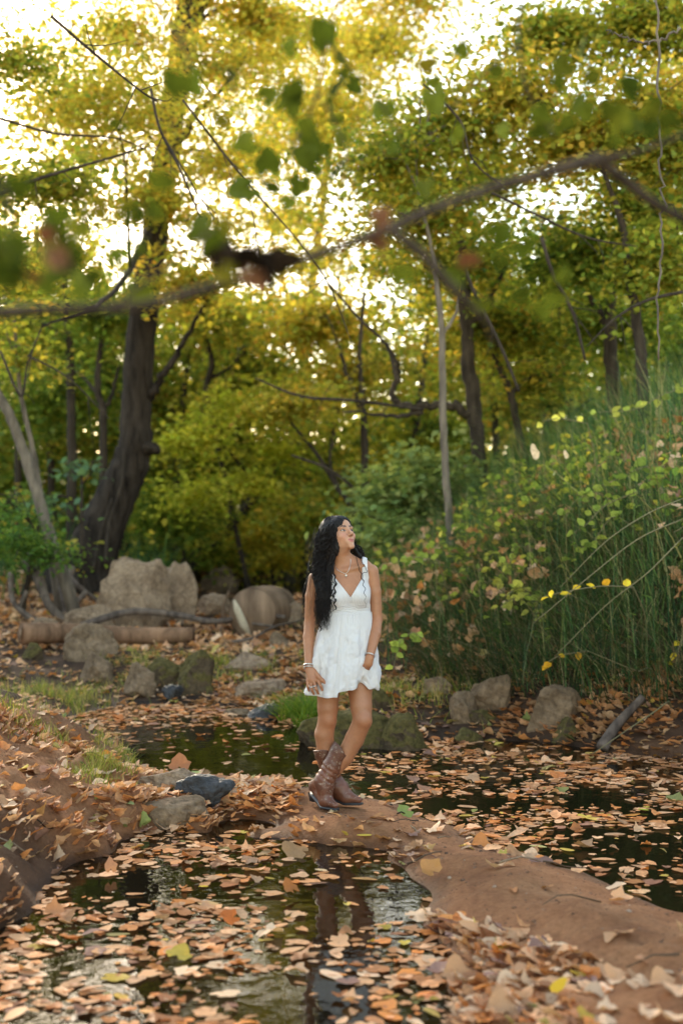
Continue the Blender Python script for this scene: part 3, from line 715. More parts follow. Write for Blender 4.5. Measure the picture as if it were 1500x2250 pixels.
n = 9000; X = rs.uniform(-2, 2.2, n); Y = rs.uniform(4.4, 9.4, n); Z = zgrid(X, Y); k = Z > .012; X, Y, Z = X[k], Y[k], Z[k]; n = len(X); mb = MB()
cv, cf = ico(1); scatter(mb, (cv * (.5, .42, .3), [cf]), np.stack([X, Y, Z], 1), rotmats(rs.uniform(0, 6.28, n), rs.uniform(0, .5, n), rs.uniform(0, 6.28, n)), rs.uniform(.003, .012, n) * (1 + 1.6 * (rs.uniform(0, 1, n) < .08)), palette(rs, n, [(4, (.24, .12, .065)), (2, (.14, .075, .045)), (1, (.34, .24, .17)), (1, (.06, .04, .03))]))
tag(obj('sand_crumbs', mb.mesh('sand_crumbs', False), M_DEAD), 'tiny clods and grit scattered over the reddish sand', 'grit', None, 'stuff')
mb = MB()
for i in range(150):
    x, y = rs.uniform(-2.4, 2.6), rs.uniform(4.5, 12.5)
    if zgrid(x, y) < .02: continue
    a = rs.uniform(0, 6.28); L_ = rs.uniform(.06, .30); pts = []
    for s_ in np.linspace(-.5, .5, 5):
        xx, yy = x + math.cos(a) * L_ * s_, y + math.sin(a) * L_ * s_; pts.append((xx, yy, float(zgrid(xx, yy)) + .012 + rs.uniform(0, .02)))
    V, F = tube(np.array(pts), np.linspace(.0045, .002, 5) * rs.uniform(.6, 1.5), 5, .2, i); mb.add(V, F, palette(rs, 1, [(1, (.12, .075, .045)), (1, (.05, .035, .025)), (1, (.28, .20, .13))])[0])
tag(obj('twig_litter', mb.mesh('twig_litter'), M_DEAD), 'small broken twigs strewn over sand and litter', 'twigs', None, 'stuff')
# ================================================================== GRASS AND BANK PLANTS
def mat_blade(name, trans=.3): return mat_leaf(name, trans, .05)
M_GRASS = mat_blade('grass_blade'); M_STEM = mat_blade('green_stem', .15)
def blades(mb, X, Y, Z, h, w, lean, cols, seg=3, dirs=None):
    n = len(X); az = rs.uniform(0, 6.283, n) if dirs is None else dirs
    side = np.stack([-np.sin(az + rs.normal(0, .6, n)), np.cos(az), np.zeros(n)], 1)
    ts = np.linspace(0, 1, seg + 1); rows = []
    for t in ts:
        c = np.stack([X + np.cos(az) * lean * t ** 1.7 * h, Y + np.sin(az) * lean * t ** 1.7 * h, Z + h * t * (1 - .22 * np.minimum(lean, 2) * t)], 1)
        ww = (w * (1 - t * .86))[:, None]
        rows.append(c - side * ww / 2); rows.append(c + side * ww / 2)
    V = np.stack(rows, 1); k = V.shape[1]
    f = np.array([[2 * i, 2 * i + 1, 2 * i + 3, 2 * i + 2] for i in range(seg)])
    mb.add(V.reshape(-1, 3), [(f[None] + (np.arange(n) * k)[:, None, None]).reshape(-1, 4)], np.repeat(cols, k, 0))
GRASS_PAL = [(3, (.10, .15, .02)), (3, (.17, .20, .03)), (2, (.30, .27, .06)), (2, (.38, .28, .11))]
def grass_patch(name, label, cx, cy, rx, ry, n, h, w, pal=GRASS_PAL, lean=.7):
    """grass on the ground around the ground point seen at pixel cx,cy"""
    p = gl(cx, cy); X = p[0] + rs.normal(0, rx, n); Y = p[1] + rs.normal(0, ry, n)
    k = .5 + .5 * vnoise(X, Y, 31, .18) > .55; X, Y = X[k], Y[k]; Z = zgrid(X, Y); k = Z > -.02; X, Y, Z = X[k], Y[k], Z[k]; n = len(X)
    mb = MB(); blades(mb, X, Y, Z - .01, h * rs.uniform(.4, 1.2, n), w * rs.uniform(.7, 1.3, n), lean * rs.uniform(.3, 1.6, n), palette(rs, n, pal))
    return tag(obj(name, mb.mesh(name, False), M_GRASS), label, 'grass', None, 'stuff')
grass_patch('grass', 'bright green grass tufts along the crest of the left bank', 215, 1640, .17, .45, 2600, .13, .005)
grass_patch('grass', 'short grass spilling down the left bank above the near pool', 235, 1690, .12, .22, 1400, .11, .005)
grass_patch('grass', 'thin grass on the far end of the left bank', 120, 1535, .30, .5, 1800, .16, .006)
grass_patch('grass', 'grass at the left picture edge on top of the bank', 20, 1560, .3, .4, 900, .14, .006)
grass_patch('grass', 'grass on the stones beyond the left pool', 400, 1462, .55, .5, 2000, .13, .008)
grass_patch('grass', 'sparse grass amid leaf litter before the flat pale slab', 480, 1462, .7, .6, 1500, .13, .008)
grass_patch('grass', 'lush green grass hanging over the broad mossy rock', 655, 1585, .14, .22, 1600, .26, .010, [(4, (.06, .12, .015)), (3, (.12, .18, .02)), (1, (.26, .26, .05))], 1.1)
grass_patch('grass', 'grass on the right shore behind the rocks', 860, 1520, .5, .4, 1400, .18, .008)
# moss-green creepers on the shore right of the person
# ---- right bank: rush stems, trailing vine, caught leaves
n = 30000
X = rs.uniform(.2, 6.5, n); Y = rs.uniform(10.3, 24, n); Z = zgrid(X, Y); px, py = pix(np.stack([X, Y, Z], -1))
k = (Z > .28) & (px < 1600) & (px > 815) & (vnoise(X, Y, 41, .8) > -.65) & (rs.uniform(0, 1, n) < np.clip((Z - .15) * 2.2, .1, 1)); X, Y, Z = X[k], Y[k], Z[k]; n = len(X)
hh = rs.uniform(.35, 1.45, n) * np.clip(.55 + .25 * Z, .5, 1.15); mb = MB()
RUSH = [(3, (.022, .060, .024)), (5, (.060, .130, .042)), (3, (.13, .20, .05)), (1.8, (.36, .30, .13))]
blades(mb, X, Y, Z - .03, hh, np.full(n, .010) * rs.uniform(.6, 1.9, n), np.abs(rs.normal(.35, .55, n)), palette(rs, n, RUSH), 4, rs.normal(2.6, 1.4, n))
# drooping old stems low on the bank
n = 11000; X = rs.uniform(.7, 5, n); Y = rs.uniform(10.2, 15, n); Z = zgrid(X, Y); px, py = pix(np.stack([X, Y, Z], -1)); k = (Z > .25) & (Z < 1.6) & (px < 1560); X, Y, Z = X[k], Y[k], Z[k]; n = len(X)
blades(mb, X, Y, Z, rs.uniform(.3, .95, n), np.full(n, .008), rs.uniform(.8, 2.6, n), palette(rs, n, [(4, (.035, .07, .03)), (3, (.07, .10, .035)), (2, (.20, .16, .08)), (1, (.30, .24, .15))]), 4, rs.normal(3.9, .8, n))
tag(obj('rush_stems', mb.mesh('rush_stems', False), M_STEM), 'dense thicket of thin dark green rush stems covering the right bank', 'rushes', None, 'stuff')
TOV = tpl_ovate(.42, .06, .16); TOV2 = tpl_ovate(.30, .05, .2)
n = 30000; X = rs.uniform(.3, 6.5, n); Y = rs.uniform(10.6, 24, n); Z = zgrid(X, Y); px, py = pix(np.stack([X, Y, Z], -1))
pt = .5 + .5 * vnoise(X, Y, 51, .7) + .35 * vnoise(X, Y, 52, .25)
k = (Z > .35) & (px < 1600) & (px > 820) & (rs.uniform(0, 1, n) < np.clip(1.5 * (pt - .30), 0, 1) * np.clip((Z - .2) * 1.1, .12, 1)); X, Y, Z, pt = X[k], Y[k], Z[k], pt[k]; n = len(X)
lift = rs.uniform(.05, .85, n) * np.clip(.3 + pt, .3, 1.1)
mb = MB(); scatter(mb, TOV, np.stack([X, Y, Z + lift], 1), rotmats(rs.uniform(0, 6.28, n), rs.uniform(.1, 1.1, n), rs.normal(3.14 - .2, .9, n)), rs.uniform(.05, .115, n), palette(rs, n, [(3, (.09, .16, .035)), (4, (.17, .24, .05)), (3, (.28, .32, .07)), (1., (.50, .42, .07))]))
tag(obj('bank_creeper', mb.mesh('bank_creeper', False), mat_leaf('creeper_leaf', .35, .06)), 'trailing creeper with green heart shaped leaves over the right bank', 'creeper', None, 'stuff')
n = 2800; X = rs.uniform(.3, 5, n); Y = rs.uniform(10.6, 20, n); Z = zgrid(X, Y); px, py = pix(np.stack([X, Y, Z], -1)); k = (Z > .25) & (px < 1560) & (px > 820) & (vnoise(X, Y, 61, .9) > -.25); X, Y, Z = X[k], Y[k], Z[k]; n = len(X)
mb = MB(); lift = rs.uniform(.05, .75, n)
for q in range(4):
    s = np.arange(n) % 4 == q
    scatter(mb, TL_CURL[q], np.stack([X, Y, Z + lift], 1)[s], rotmats(rs.uniform(0, 6.28, n), rs.uniform(.2, 1.5, n), rs.uniform(0, 6.28, n))[s], rs.uniform(.06, .13, n)[s], palette(rs, n, PAL_DEAD)[s])
tag(obj('caught_leaves', mb.mesh('caught_leaves', False), M_DEAD), 'brown autumn leaves caught among the rush stems on the right bank', 'leaves', None, 'stuff')
# sprigs and long stems that stand out
M_VINE = mat_plain('vine_stem', (.20, .16, .07), .7); M_SPRIG = mat_leaf('sprig_leaf', .4, .05)
def sprig(label, pts, leaves, col, size, r=.006, cat='plant', name='leafy_sprig', tpl=None):
    q = np.array([P(*p) for p in pts]); g0 = q[0] + np.array([.18, .30, 0]); g0[2] = float(zgrid(g0[0], g0[1])) - .02      # rooted in the bank
    root = spline(np.array([g0, (g0 + q[0]) / 2 + np.array([.04, .02, .06]), q[0]]), 8); q = spline(q, 16)
    o = thing(name, label, cat, tuple(q[0])); V, F = tube(np.concatenate([root[:-1], q]), np.concatenate([np.full(7, r), np.linspace(r, r * .5, 16)]), 5); mb = MB(); mb.add(V, F); part('stem', mb.mesh('stem'), M_VINE, o)
    for t in leaves:
        i = int(t * 15); mb = MB(); s = size * rs.uniform(.75, 1.25)
        scatter(mb, tpl or TOV, q[i:i + 1] + rs.normal(0, .012, (1, 3)), rotmats(rs.uniform(0, 6.28, 1), rs.uniform(.5, 1.3, 1), rs.normal(3.1, .5, 1)), np.array([s]), palette(rs, 1, col))
        part('leaf', mb.mesh('leaf'), M_SPRIG, o)
    return o
YL = [(3, (.55, .42, .04)), (1, (.45, .40, .07)), (1, (.55, .30, .03))]
GL_ = [(3, (.14, .20, .05)), (2, (.20, .25, .06))]
sprig('arching sprig with bright yellow leaves on the right bank', [(1390, 1290, 10.6), (1320, 1288, 10.5), (1240, 1300, 10.4), (1190, 1312, 10.4)], [.1, .3, .45, .6, .75, .9, 1.0], YL, .075)
sprig('small sprig with yellow leaves hanging low on the right bank', [(1290, 1430, 10.7), (1230, 1440, 10.6), (1190, 1462, 10.5)], [.2, .5, .8, 1.0], YL, .065)
sprig('yellow leaved vine tip at the right picture edge', [(1500, 1400, 10.6), (1488, 1425, 10.5), (1470, 1450, 10.5)], [.2, .6, 1.0], YL, .075)
sprig('leafy green vine trailing at the upper right of the bank', [(1495, 1030, 12.5), (1420, 1025, 12.4), (1360, 1050, 12.3), (1300, 1075, 12.2)], list(np.linspace(0, 1, 13)), GL_, .10)
sprig('leafy green vine lower on the right bank slope', [(1400, 1080, 12), (1330, 1110, 11.9), (1290, 1150, 11.8), (1260, 1170, 11.7)], list(np.linspace(0, 1, 10)), GL_, .085)
sprig('pale yellow green vine at the top of the right bank', [(1500, 850, 13.5), (1450, 870, 13.4), (1390, 900, 13.3), (1310, 905, 13.2)], list(np.linspace(0, 1, 12)), [(2, (.30, .32, .08)), (2, (.18, .24, .06))], .10)
sprig('sprig of pale yellow leaves in the middle of the right bank', [(1290, 930, 13.5), (1230, 920, 13.4), (1190, 925, 13.4)], [.1, .4, .7, 1.], [(1, (.45, .45, .10))], .09)
sprig('small leafy green plant right of the person on the bank', [(960, 1230, 12.8), (900, 1225, 12.7), (850, 1245, 12.6)], list(np.linspace(.1, 1, 9)), GL_, .09)
for i in range(16):
    x0 = rs.uniform(900, 1480); y0 = rs.uniform(0, 1); d0 = 11.2 + 2.6 * y0; 
    xx = (x0 - 750) / FPX * d0; z0_ = float(zgrid(xx, d0)) + .55; py0 = HOR + FPX * (CAM_H - z0_) / d0; dx = rs.choice([-1, 1]) * rs.uniform(40, 90)
    s_ = sprig('creeper stem with ' + ('green' if i % 3 else 'yellowish') + ' leaves ' + ('low' if y0 < .33 else 'halfway up' if y0 < .66 else 'high') + ' on the right bank, ' + ('nearest the person' if x0 < 1050 else 'above the perched rock' if x0 < 1180 else 'above the broad tan rock' if x0 < 1330 else 'by the right edge'), [(x0, py0, d0 - .25), (x0 + dx * .5, py0 - 18, d0 - .3), (x0 + dx, py0 + rs.uniform(0, 40), d0 - .35), (x0 + dx * 1.3, py0 + rs.uniform(40, 90), d0 - .35)], list(rs.uniform(0, 1, 12)), GL_ if i % 3 else [(1, (.36, .36, .09)), (1, (.24, .28, .07))], .075, .004, 'creeper', 'creeper_stem'); s_['group'] = 'creeper stems on the right bank'
for k, (pp, lab) in enumerate([([(1500, 1095, 10.3), (1420, 1130, 10.3), (1330, 1190, 10.3), (1230, 1290, 10.4)], 'long yellowish stem arching from the right edge, uppermost'),
                              ([(1500, 1140, 10.2), (1400, 1185, 10.2), (1290, 1270, 10.2), (1170, 1370, 10.3)], 'long yellowish stem arching from the right edge, middle one'),
                              ([(1500, 1180, 10.1), (1420, 1260, 10.1), (1330, 1330, 10.2), (1220, 1440, 10.3)], 'long yellowish stem arching from the right edge, lowest'),
                              ([(1440, 1560, 10.0), (1380, 1600, 9.9), (1300, 1655, 9.8)], 'thin pale bare stem poking towards the right pool'),
                              ([(1400, 1475, 10.4), (1350, 1455, 10.3), (1290, 1430, 10.3)], 'thin grey twig low on the right bank')]):
    sprig(lab, pp, [], YL, .1, .0055, 'stem', 'arching_stem')
for (px, py, d, s, lab) in [(1173, 992, 12.2, .14, 'large pale curled dead leaf upright among the rush stems'), (1242, 998, 12.3, .08, 'small pale dead leaf right of the large curled one')]:
    mb = MB(); scatter(mb, TL_CURL[6], P(px, py, d)[None], rotmats(np.array([.3]), np.array([1.45]), np.array([.1])), np.array([s]), np.array([[.62, .46, .30]])); tag(obj('dead_leaf', mb.mesh('dead_leaf', False), M_DEAD), lab, 'leaf')
# ================================================================== TREES
rs = R(5)
M_BARK_MAIN = mat_bark('grey_brown_bark', (.014, .010, .008), (.070, .053, .041), 9, 1.0, .08)
M_BARK = mat_bark('dark_bark', (.028, .021, .016), (.085, .064, .047), 14, .6, .02)
M_BARK_PALE = mat_bark('pale_bark', (.11, .09, .07), (.25, .20, .155), 14, .6, .02)
M_FOL = mat_leaf('tree_leaf', .55, .04)
TRH = tpl_rhomb(); TO1 = tpl_ovate(.38, .07, .15); TMAPLE = tpl_lobed(7, .15)
def crown_leaves(mb, ells, pal, tpl, spread=1.0):
    twigs = []
    for (c, r, n, size, dens) in ells:
        c = np.asarray(c); r = np.asarray(r, float)
        K = max(3, int(n / 17)); u = rs.normal(0, 1, (K, 3)); u /= np.linalg.norm(u, axis=1)[:, None]
        cc = c + u * np.clip(np.abs(rs.normal(0, .68, K)), .05, 1.55)[:, None] * r
        k = rs.randint(0, K, n); sp = rs.uniform(.20, .58, K)[k] * max(.6, np.mean(r) / 1.4) * spread
        az = rs.uniform(0, 6.28, K)[k]
        loc = rs.normal(0, 1, (n, 3)) * np.stack([sp, sp, sp * .38], 1)
        loc[:, 2] -= .25 * np.hypot(loc[:, 0], loc[:, 1])        # sprays droop at their ends
        p = cc[k] + loc
        pc = (palette(rs, K, pal, .18) * rs.uniform(.5, 1.3, K)[:, None])[k]; col = .6 * pc + .4 * palette(rs, n, pal, .3)
        rot = rotmats(rs.uniform(0, 6.28, n), np.abs(rs.normal(.55, .35, n)), rs.uniform(0, 6.28, n))
        scatter(mb, tpl, p, rot, size * rs.uniform(.6, 1.35, n), col)
        twigs.append((c, cc))
    return twigs
def tree(label, trunk, crown, pal=PAL_MIX, mat=None, tpl=None, limbs=(), name='tree', group=None, twigs=True, sides=10, crownname='crown', ntw=9, knob=None, up=None):
    mat = mat or M_BARK; tpl = tpl or TO1
    tp = np.array([[*P(a, b, d), w * d / FPX / 2] for a, b, d, w in trunk])
    q = spline(tp, max(14, 5 * len(tp))); q[:, 3] = np.maximum(q[:, 3], .006)
    gz = float(zgrid(q[0, 0], q[0, 1]))
    if q[0, 2] > gz - .1:          # carry the trunk down to the ground
        d0 = q[0, :3] - q[2, :3]; d0 = d0 / max(.2, -d0[2]) if d0[2] < 0 else np.array([0, 0, -1.]); d0[:2] = np.clip(d0[:2], -.35, .35)
        h = q[0, 2] - gz + .15; ext = np.array([[*(q[0, :3] + d0 * h * s), q[0, 3] * (1 + .25 * s)] for s in (1, .66, .33)]); ext[0, 2] = min(ext[0, 2], float(zgrid(ext[0, 0], ext[0, 1])) - .1); q = np.concatenate([ext, q])
    base = q[0, :3].copy()
    o = thing(name, label, 'tree', tuple(base), group)
    q[1:, :3] += rs.normal(0, .04 if sides > 15 else .10, (len(q) - 1, 3)) * q[1:, 3:4]; V, F = tube(q[:, :3], q[:, 3], sides, .05 if sides > 15 else .10, rs.randint(999)); mb = MB(); mb.add(V, F)
    part('trunk', mb.mesh('trunk'), mat, o)
    lq = [q]
    for lm in limbs:
        lp = np.array([[*P(a, b, d), w * d / FPX / 2] for a, b, d, w in lm]); l = spline(lp, 6 * len(lp)); l[:, 3] = np.maximum(l[:, 3], .004); l[1:, :3] += rs.normal(0, .35, (len(l) - 1, 3)) * l[1:, 3:4]; lq.append(l)
        V, F = tube(l[:, :3], l[:, 3], 7, .08, rs.randint(999)); mb = MB(); mb.add(V, F); part('limb', mb.mesh('limb'), mat, o)
    mb = MB(); ells = []
    for (cx, cy, d, rx, ry, n, size) in crown:
        s = d / FPX; ells.append((P(cx, cy, d), (rx * s, max(rx * s * .8, .8), ry * s), int(n * 2.8), size * 1.12, 1))
    tw = crown_leaves(mb, ells, pal, tpl)
    part(crownname, mb.mesh('crown', False), M_FOL, o)['kind'] = 'stuff'
    if twigs:
        allq = np.concatenate(lq); mb = MB()
        for c, cc in tw:
            d = np.linalg.norm(allq[:, :3] - c, axis=1) + 1.2 * np.maximum(0, allq[:, 2] - c[2] + .3); j = int(np.argmin(d)); a = allq[j]
            mid = (a[:3] + c) / 2 + np.array([0, 0, .12 * np.linalg.norm(c - a[:3])]) + rs.normal(0, .08, 3)
            l = spline(np.array([a[:3], mid, c]), 12); r0 = min(a[3] * .6, .05)
            V, F = tube(l, np.linspace(r0, .014, 12), 5, .1, 3); mb.add(V, F)
            for e in cc[:ntw]:
                b = l[rs.randint(4, 12)]; m2 = (b + e) / 2 + rs.normal(0, .12, 3) + np.array([0, 0, .08])
                V, F = tube(spline(np.array([b, m2, e]), 7), np.linspace(.013, .004, 7), 4); mb.add(V, F)
        part('branches', mb.mesh('branches'), mat, o)['kind'] = 'stuff'
    return o

# ---- the big leaning tree
t = tree('big grey tree with leaning trunk and burl behind the boulder', [(172, 1300, 24, 170), (200, 1222, 24, 120), (244, 1110, 24, 92), (283, 1030, 24, 84), (297, 965, 24, 74), (300, 880, 24, 68), (310, 740, 24, 66), (335, 540, 24, 60), (362, 360, 24, 56), (385, 190, 24, 54), (402, 80, 24, 58), (428, -20, 24, 64), (450, -140, 24, 56)],
         [(260, 60, 22, 190, 110, 1100, .072), (480, 130, 23, 150, 130, 900, .072), (150, 230, 22, 150, 110, 1000, .07), (330, 430, 23, 130, 90, 700, .10), (560, 20, 24, 130, 90, 700, .10), (420, 620, 23, 120, 90, 700, .10), (480, 350, 26, 120, 130, 1100, .075), (640, 50, 30, 170, 80, 1100, .09), (330, 250, 25, 150, 120, 800, .075), (230, 200, 20, 330, 250, 3600, .065), (560, 120, 26, 260, 160, 1600, .075), (420, -50, 24, 330, 90, 1700, .075), (480, 480, 25, 260, 120, 900, .075)],
         PAL_YELLOW, M_BARK_MAIN, limbs=[[(318, 890, 24, 24), (345, 845, 23.8, 19), (390, 775, 23.5, 14), (430, 700, 23, 9), (470, 640, 23, 5)], [(360, 380, 24, 30), (420, 260, 23.5, 16), (490, 190, 23, 9), (540, 120, 23, 6)],
                                        [(340, 480, 24, 20), (250, 640, 20, 12), (90, 720, 18, 5)]], sides=20, ntw=5)
kb = P(330, 985, 23.85); V, F = ico(3); V = V * (1 + .18 * n3(V, 4, .5))[:, None]; V = V @ np.diag([.20, .2, .12]) ; V[:, 2] += .35 * np.clip(V[:, 0], 0, 1) * -.3
mb = MB(); mb.add(V + kb, [F]); part('burl', mb.mesh('burl'), M_BARK_MAIN, t)
for pp in ([(232, 1240, 22.9, 9), (240, 1150, 23.2, 7), (268, 1060, 23.4, 6), (272, 985, 23.5, 5)], [(205, 1250, 22.8, 8), (222, 1170, 23.1, 6), (246, 1095, 23.3, 5)]):
    lp = np.array([[*P(a, b, d), w * d / FPX / 2] for a, b, d, w in pp]); l = spline(lp, 16); V, F = tube(l[:, :3], l[:, 3], 6, .1, 3); mb = MB(); mb.add(V, F); part('climbing_vine', mb.mesh('climbing_vine'), M_BARK, t)
# hanging bare twigs of the big tree that come forward
for k, (pp, lab) in enumerate([([(330, 190, 12, 7), (350, 280, 12, 7), (395, 370, 12, 6), (440, 478, 12, 4)], 'bare twig hanging down left of the big trunk top'),
                  ([(400, 215, 13, 6), (480, 320, 13, 6), (560, 420, 13, 5), (640, 510, 13, 4), (720, 620, 13, 4), (775, 760, 13, 2)], 'long bare twig slanting down right of the big trunk'),
                  ([(360, 300, 12.5, 5), (420, 400, 12.5, 4), (470, 480, 12.5, 3)], 'short bare twig beside the slanting twig'),
                  ([(540, 400, 13, 4), (560, 500, 13, 3), (575, 620, 13, 2)], 'tiny twig with one dangling brown leaf'),
                  ([(110, 30, 10, 8), (190, 100, 10, 7), (300, 190, 10, 5), (345, 220, 10, 4)], 'dark twig crossing the bright sky at the upper left'),
                  ([(-10, 255, 14, 8), (120, 290, 14, 6), (250, 300, 14, 4), (330, 330, 14, 2)], 'thin bough across the left canopy'),
                  ([(-10, 425, 14, 10), (100, 385, 14, 8), (220, 350, 14, 6), (330, 318, 14, 3)], 'sloping grey bough at the left edge'),
                  ([(1190, 520, 15, 9), (1215, 600, 15, 9), (1260, 690, 15, 8), (1285, 790, 15, 6)], 'dark bent branch before the right trunks'),
                  ([(1010, 560, 15, 8), (1050, 660, 15, 9), (1100, 760, 15, 8), (1140, 860, 15, 6)], 'dark slanting branch over the bank'),
                  ([(560, 830, 18, 4), (660, 870, 18, 7), (780, 880, 18, 8), (930, 900, 18, 7)], 'long level branch above the person'),
                  ([(720, 620, 17, 5), (790, 700, 17, 7), (850, 760, 17, 7), (870, 840, 17, 6)], 'thin dark branch falling behind the clearing'),
                  ([(1080, 420, 14, 7), (1180, 470, 14, 6), (1290, 520, 14, 5), (1400, 540, 14, 3)], 'thin twig sloping across the right canopy'),
                  ([(1500, 640, 13, 9), (1420, 660, 13, 8), (1350, 700, 13, 6), (1290, 760, 13, 3)], 'twig reaching in from the right edge above the bank'),
                  ([(930, 180, 14, 6), (1010, 260, 14, 6), (1040, 350, 14, 5), (1120, 420, 14, 3)], 'thin twig in the upper right canopy'),
                  ([(640, 1000, 20, 5), (720, 1030, 20, 8), (800, 1090, 20, 8)], 'low dark branch behind the person'),
                  ([(60, 780, 16, 5), (150, 830, 16, 4), (240, 920, 16, 3)], 'pale twig crossing before the left thicket'),
                  ([(0, 770, 15, 5), (45, 870, 15, 6), (60, 800, 15, 4), (90, 720, 15, 3)], 'pale forked twig at the left edge')]):
    lp = np.array([[*P(a, b, d), w * d / FPX / 2] for a, b, d, w in pp]); l = spline(lp, 24)
    o = thing('hanging_twig', lab, 'twig', tuple(l[0, :3]), 'bare twigs hanging through the canopy')
    V, F = tube(l[:, :3], l[:, 3], 6, .1, 3); mb = MB(); mb.add(V, F)
    for q in range(5):
        a = l[rs.randint(4, 22), :3]; e = a + rs.normal(0, .16, 3) + np.array([.05, 0, -.2]); V, F = tube(spline(np.array([a, (a + e) / 2 + rs.normal(0, .03, 3), e]), 6), np.linspace(.006, .002, 6), 4); mb.add(V, F)
    part('stem', mb.mesh('stem'), M_BARK, o)
    if k == 3:
        mb = MB(); scatter(mb, TL_CURL[7], l[-1:, :3], rotmats(np.array([.2]), np.array([1.3]), np.array([.2])), np.array([.13]), np.array([[.30, .13, .05]])); part('leaf', mb.mesh('leaf', False), M_DEAD, o)

GT = 'background trees along the creek'
tree('slender pale trunk leaning at the left picture edge', [(95, 1130, 19, 26), (60, 1020, 19, 24), (25, 920, 19, 22), (-20, 830, 19, 20), (-90, 600, 19, 14)], [(40, 620, 19, 120, 110, 230, .09), (-40, 420, 19, 120, 130, 350, .09)], PAL_MIX, M_BARK_PALE, group=GT)
tree('thin second trunk beside the leaning slender one', [(95, 1120, 19.6, 13), (75, 1000, 19.6, 12), (45, 860, 19.6, 10), (30, 700, 19.6, 7)], [(60, 780, 19.6, 90, 60, 220, .085)], PAL_MIX, M_BARK_PALE, group=GT)
tree('upright grey trunk in the left thicket', [(158, 1030, 27, 22), (157, 900, 27, 20), (152, 750, 27, 18), (140, 600, 27, 14), (130, 450, 27, 10)], [(150, 560, 27, 160, 120, 380, .11), (60, 720, 27, 120, 80, 260, .11), (200, 330, 27, 170, 110, 560, .10)], PAL_MIX, group=GT)
tree('crooked dark stem between the left trunks and the big tree', [(228, 1000, 26, 18), (226, 900, 26, 17), (215, 860, 26, 15), (218, 790, 26, 13), (232, 700, 26, 10)], [(230, 690, 26, 110, 90, 900, .10), (130, 860, 29, 150, 90, 1100, .12)], PAL_GREEN, group=GT, limbs=[[(224, 905, 26, 12), (245, 870, 26, 9), (262, 800, 26, 6)]])
tree('dark curved slim tree right of the big trunk', [(492, 1040, 29, 10), (468, 930, 29, 14), (452, 860, 29, 14), (466, 800, 29, 13), (452, 740, 29, 10), (440, 660, 29, 7)], [(470, 690, 29, 140, 90, 1300, .11), (560, 800, 32, 150, 110, 1500, .12)], PAL_MIX, group=GT, limbs=[[(462, 830, 29, 10), (500, 810, 29, 6), (540, 770, 29, 4)]])
tree('bright yellow green sapling leaning over the far pool', [(430, 1235, 30, 26), (480, 1190, 30, 22), (545, 1110, 30, 18), (610, 1020, 30, 13), (660, 950, 30, 7)], [(425, 960, 27, 90, 70, 480, .11), (520, 890, 28, 120, 60, 620, .11), (610, 985, 29, 110, 55, 480, .10), (420, 1085, 27, 70, 55, 420, .10), (545, 1055, 28, 80, 45, 330, .10), (650, 870, 30, 90, 55, 360, .10)], [(1, MG), (6, (.27, .31, .035)), (4, (.40, .36, .05)), (1, YE)], group=GT)
tree('slim straight trunk standing above the person', [(802, 1090, 26, 16), (800, 1000, 26, 17), (798, 900, 26, 15), (790, 780, 26, 10), (800, 640, 26, 7)], [(780, 820, 27, 150, 80, 1100, .10), (700, 700, 28, 160, 90, 1500, .11), (860, 560, 27, 140, 90, 560, .10)], PAL_YELLOW, group=GT, limbs=[[(796, 900, 26, 12), (765, 830, 26, 10), (745, 760, 26, 6)]])
tree('leaning bare stem left of the person\'s head', [(775, 1120, 25, 12), (735, 1060, 25, 11), (690, 990, 25, 9), (640, 930, 25, 6)], [(640, 880, 25, 120, 60, 900, .09)], PAL_YELLOW, group=GT, limbs=[[(745, 1075, 25, 8), (725, 1010, 25, 6), (735, 950, 25, 4)]])
tree('dark tree with a long horizontal bough reaching left', [(1050, 980, 20, 32), (1042, 900, 20, 34), (1030, 800, 20, 32), (1025, 700, 20, 28), (1015, 560, 20, 20), (990, 420, 20, 12)], [(1000, 560, 20.5, 170, 90, 1500, .085), (900, 420, 21, 150, 110, 1300, .085), (1080, 700, 21, 150, 70, 900, .085), (1060, 380, 21, 150, 120, 1300, .085)], PAL_MIX, group=GT, limbs=[[(1042, 915, 20, 24), (985, 890, 20, 19), (905, 893, 20, 17), (862, 868, 20, 15), (873, 820, 20, 13), (860, 775, 20, 10), (830, 735, 20, 6)], [(930, 905, 20, 12), (860, 915, 20, 9), (790, 905, 20, 6), (750, 905, 20, 4)], [(1030, 720, 20, 18), (1080, 650, 20, 12), (1110, 580, 20, 7)]])
tree('thin reddish trunk on the bank right of the person', [(985, 1120, 16.5, 18), (977, 1000, 16.5, 17), (972, 850, 16.5, 16), (968, 700, 16.5, 14), (950, 560, 16.5, 10), (920, 420, 16.5, 6)], [(930, 470, 17, 150, 90, 1000, .075), (860, 330, 17, 150, 100, 1000, .075), (980, 270, 17.5, 170, 110, 1300, .075)], PAL_MIX, M_BARK_PALE, group=GT, limbs=[[(968, 740, 16.5, 9), (1000, 690, 16.5, 7), (1008, 650, 16.5, 4)]])
tree('slanting dark stem on the middle of the bank top', [(1135, 930, 21, 17), (1120, 860, 21, 17), (1085, 770, 21, 14), (1070, 650, 21, 10)], [(1130, 720, 21, 130, 90, 1300, .085), (1180, 830, 22, 130, 60, 800, .085)], PAL_MIX, group=GT)
tree('dark trunk at the top of the right bank', [(1350, 900, 19, 34), (1345, 820, 19, 32), (1340, 720, 19, 28), (1350, 600, 19, 20), (1370, 460, 19, 13)], [(1290, 560, 19, 190, 120, 2000, .08), (1360, 700, 20, 170, 80, 1300, .08), (1420, 420, 18.5, 130, 120, 1300, .08)], PAL_GREEN, group=GT, limbs=[[(1345, 740, 19, 16), (1290, 640, 19, 11), (1210, 560, 19, 6)]])
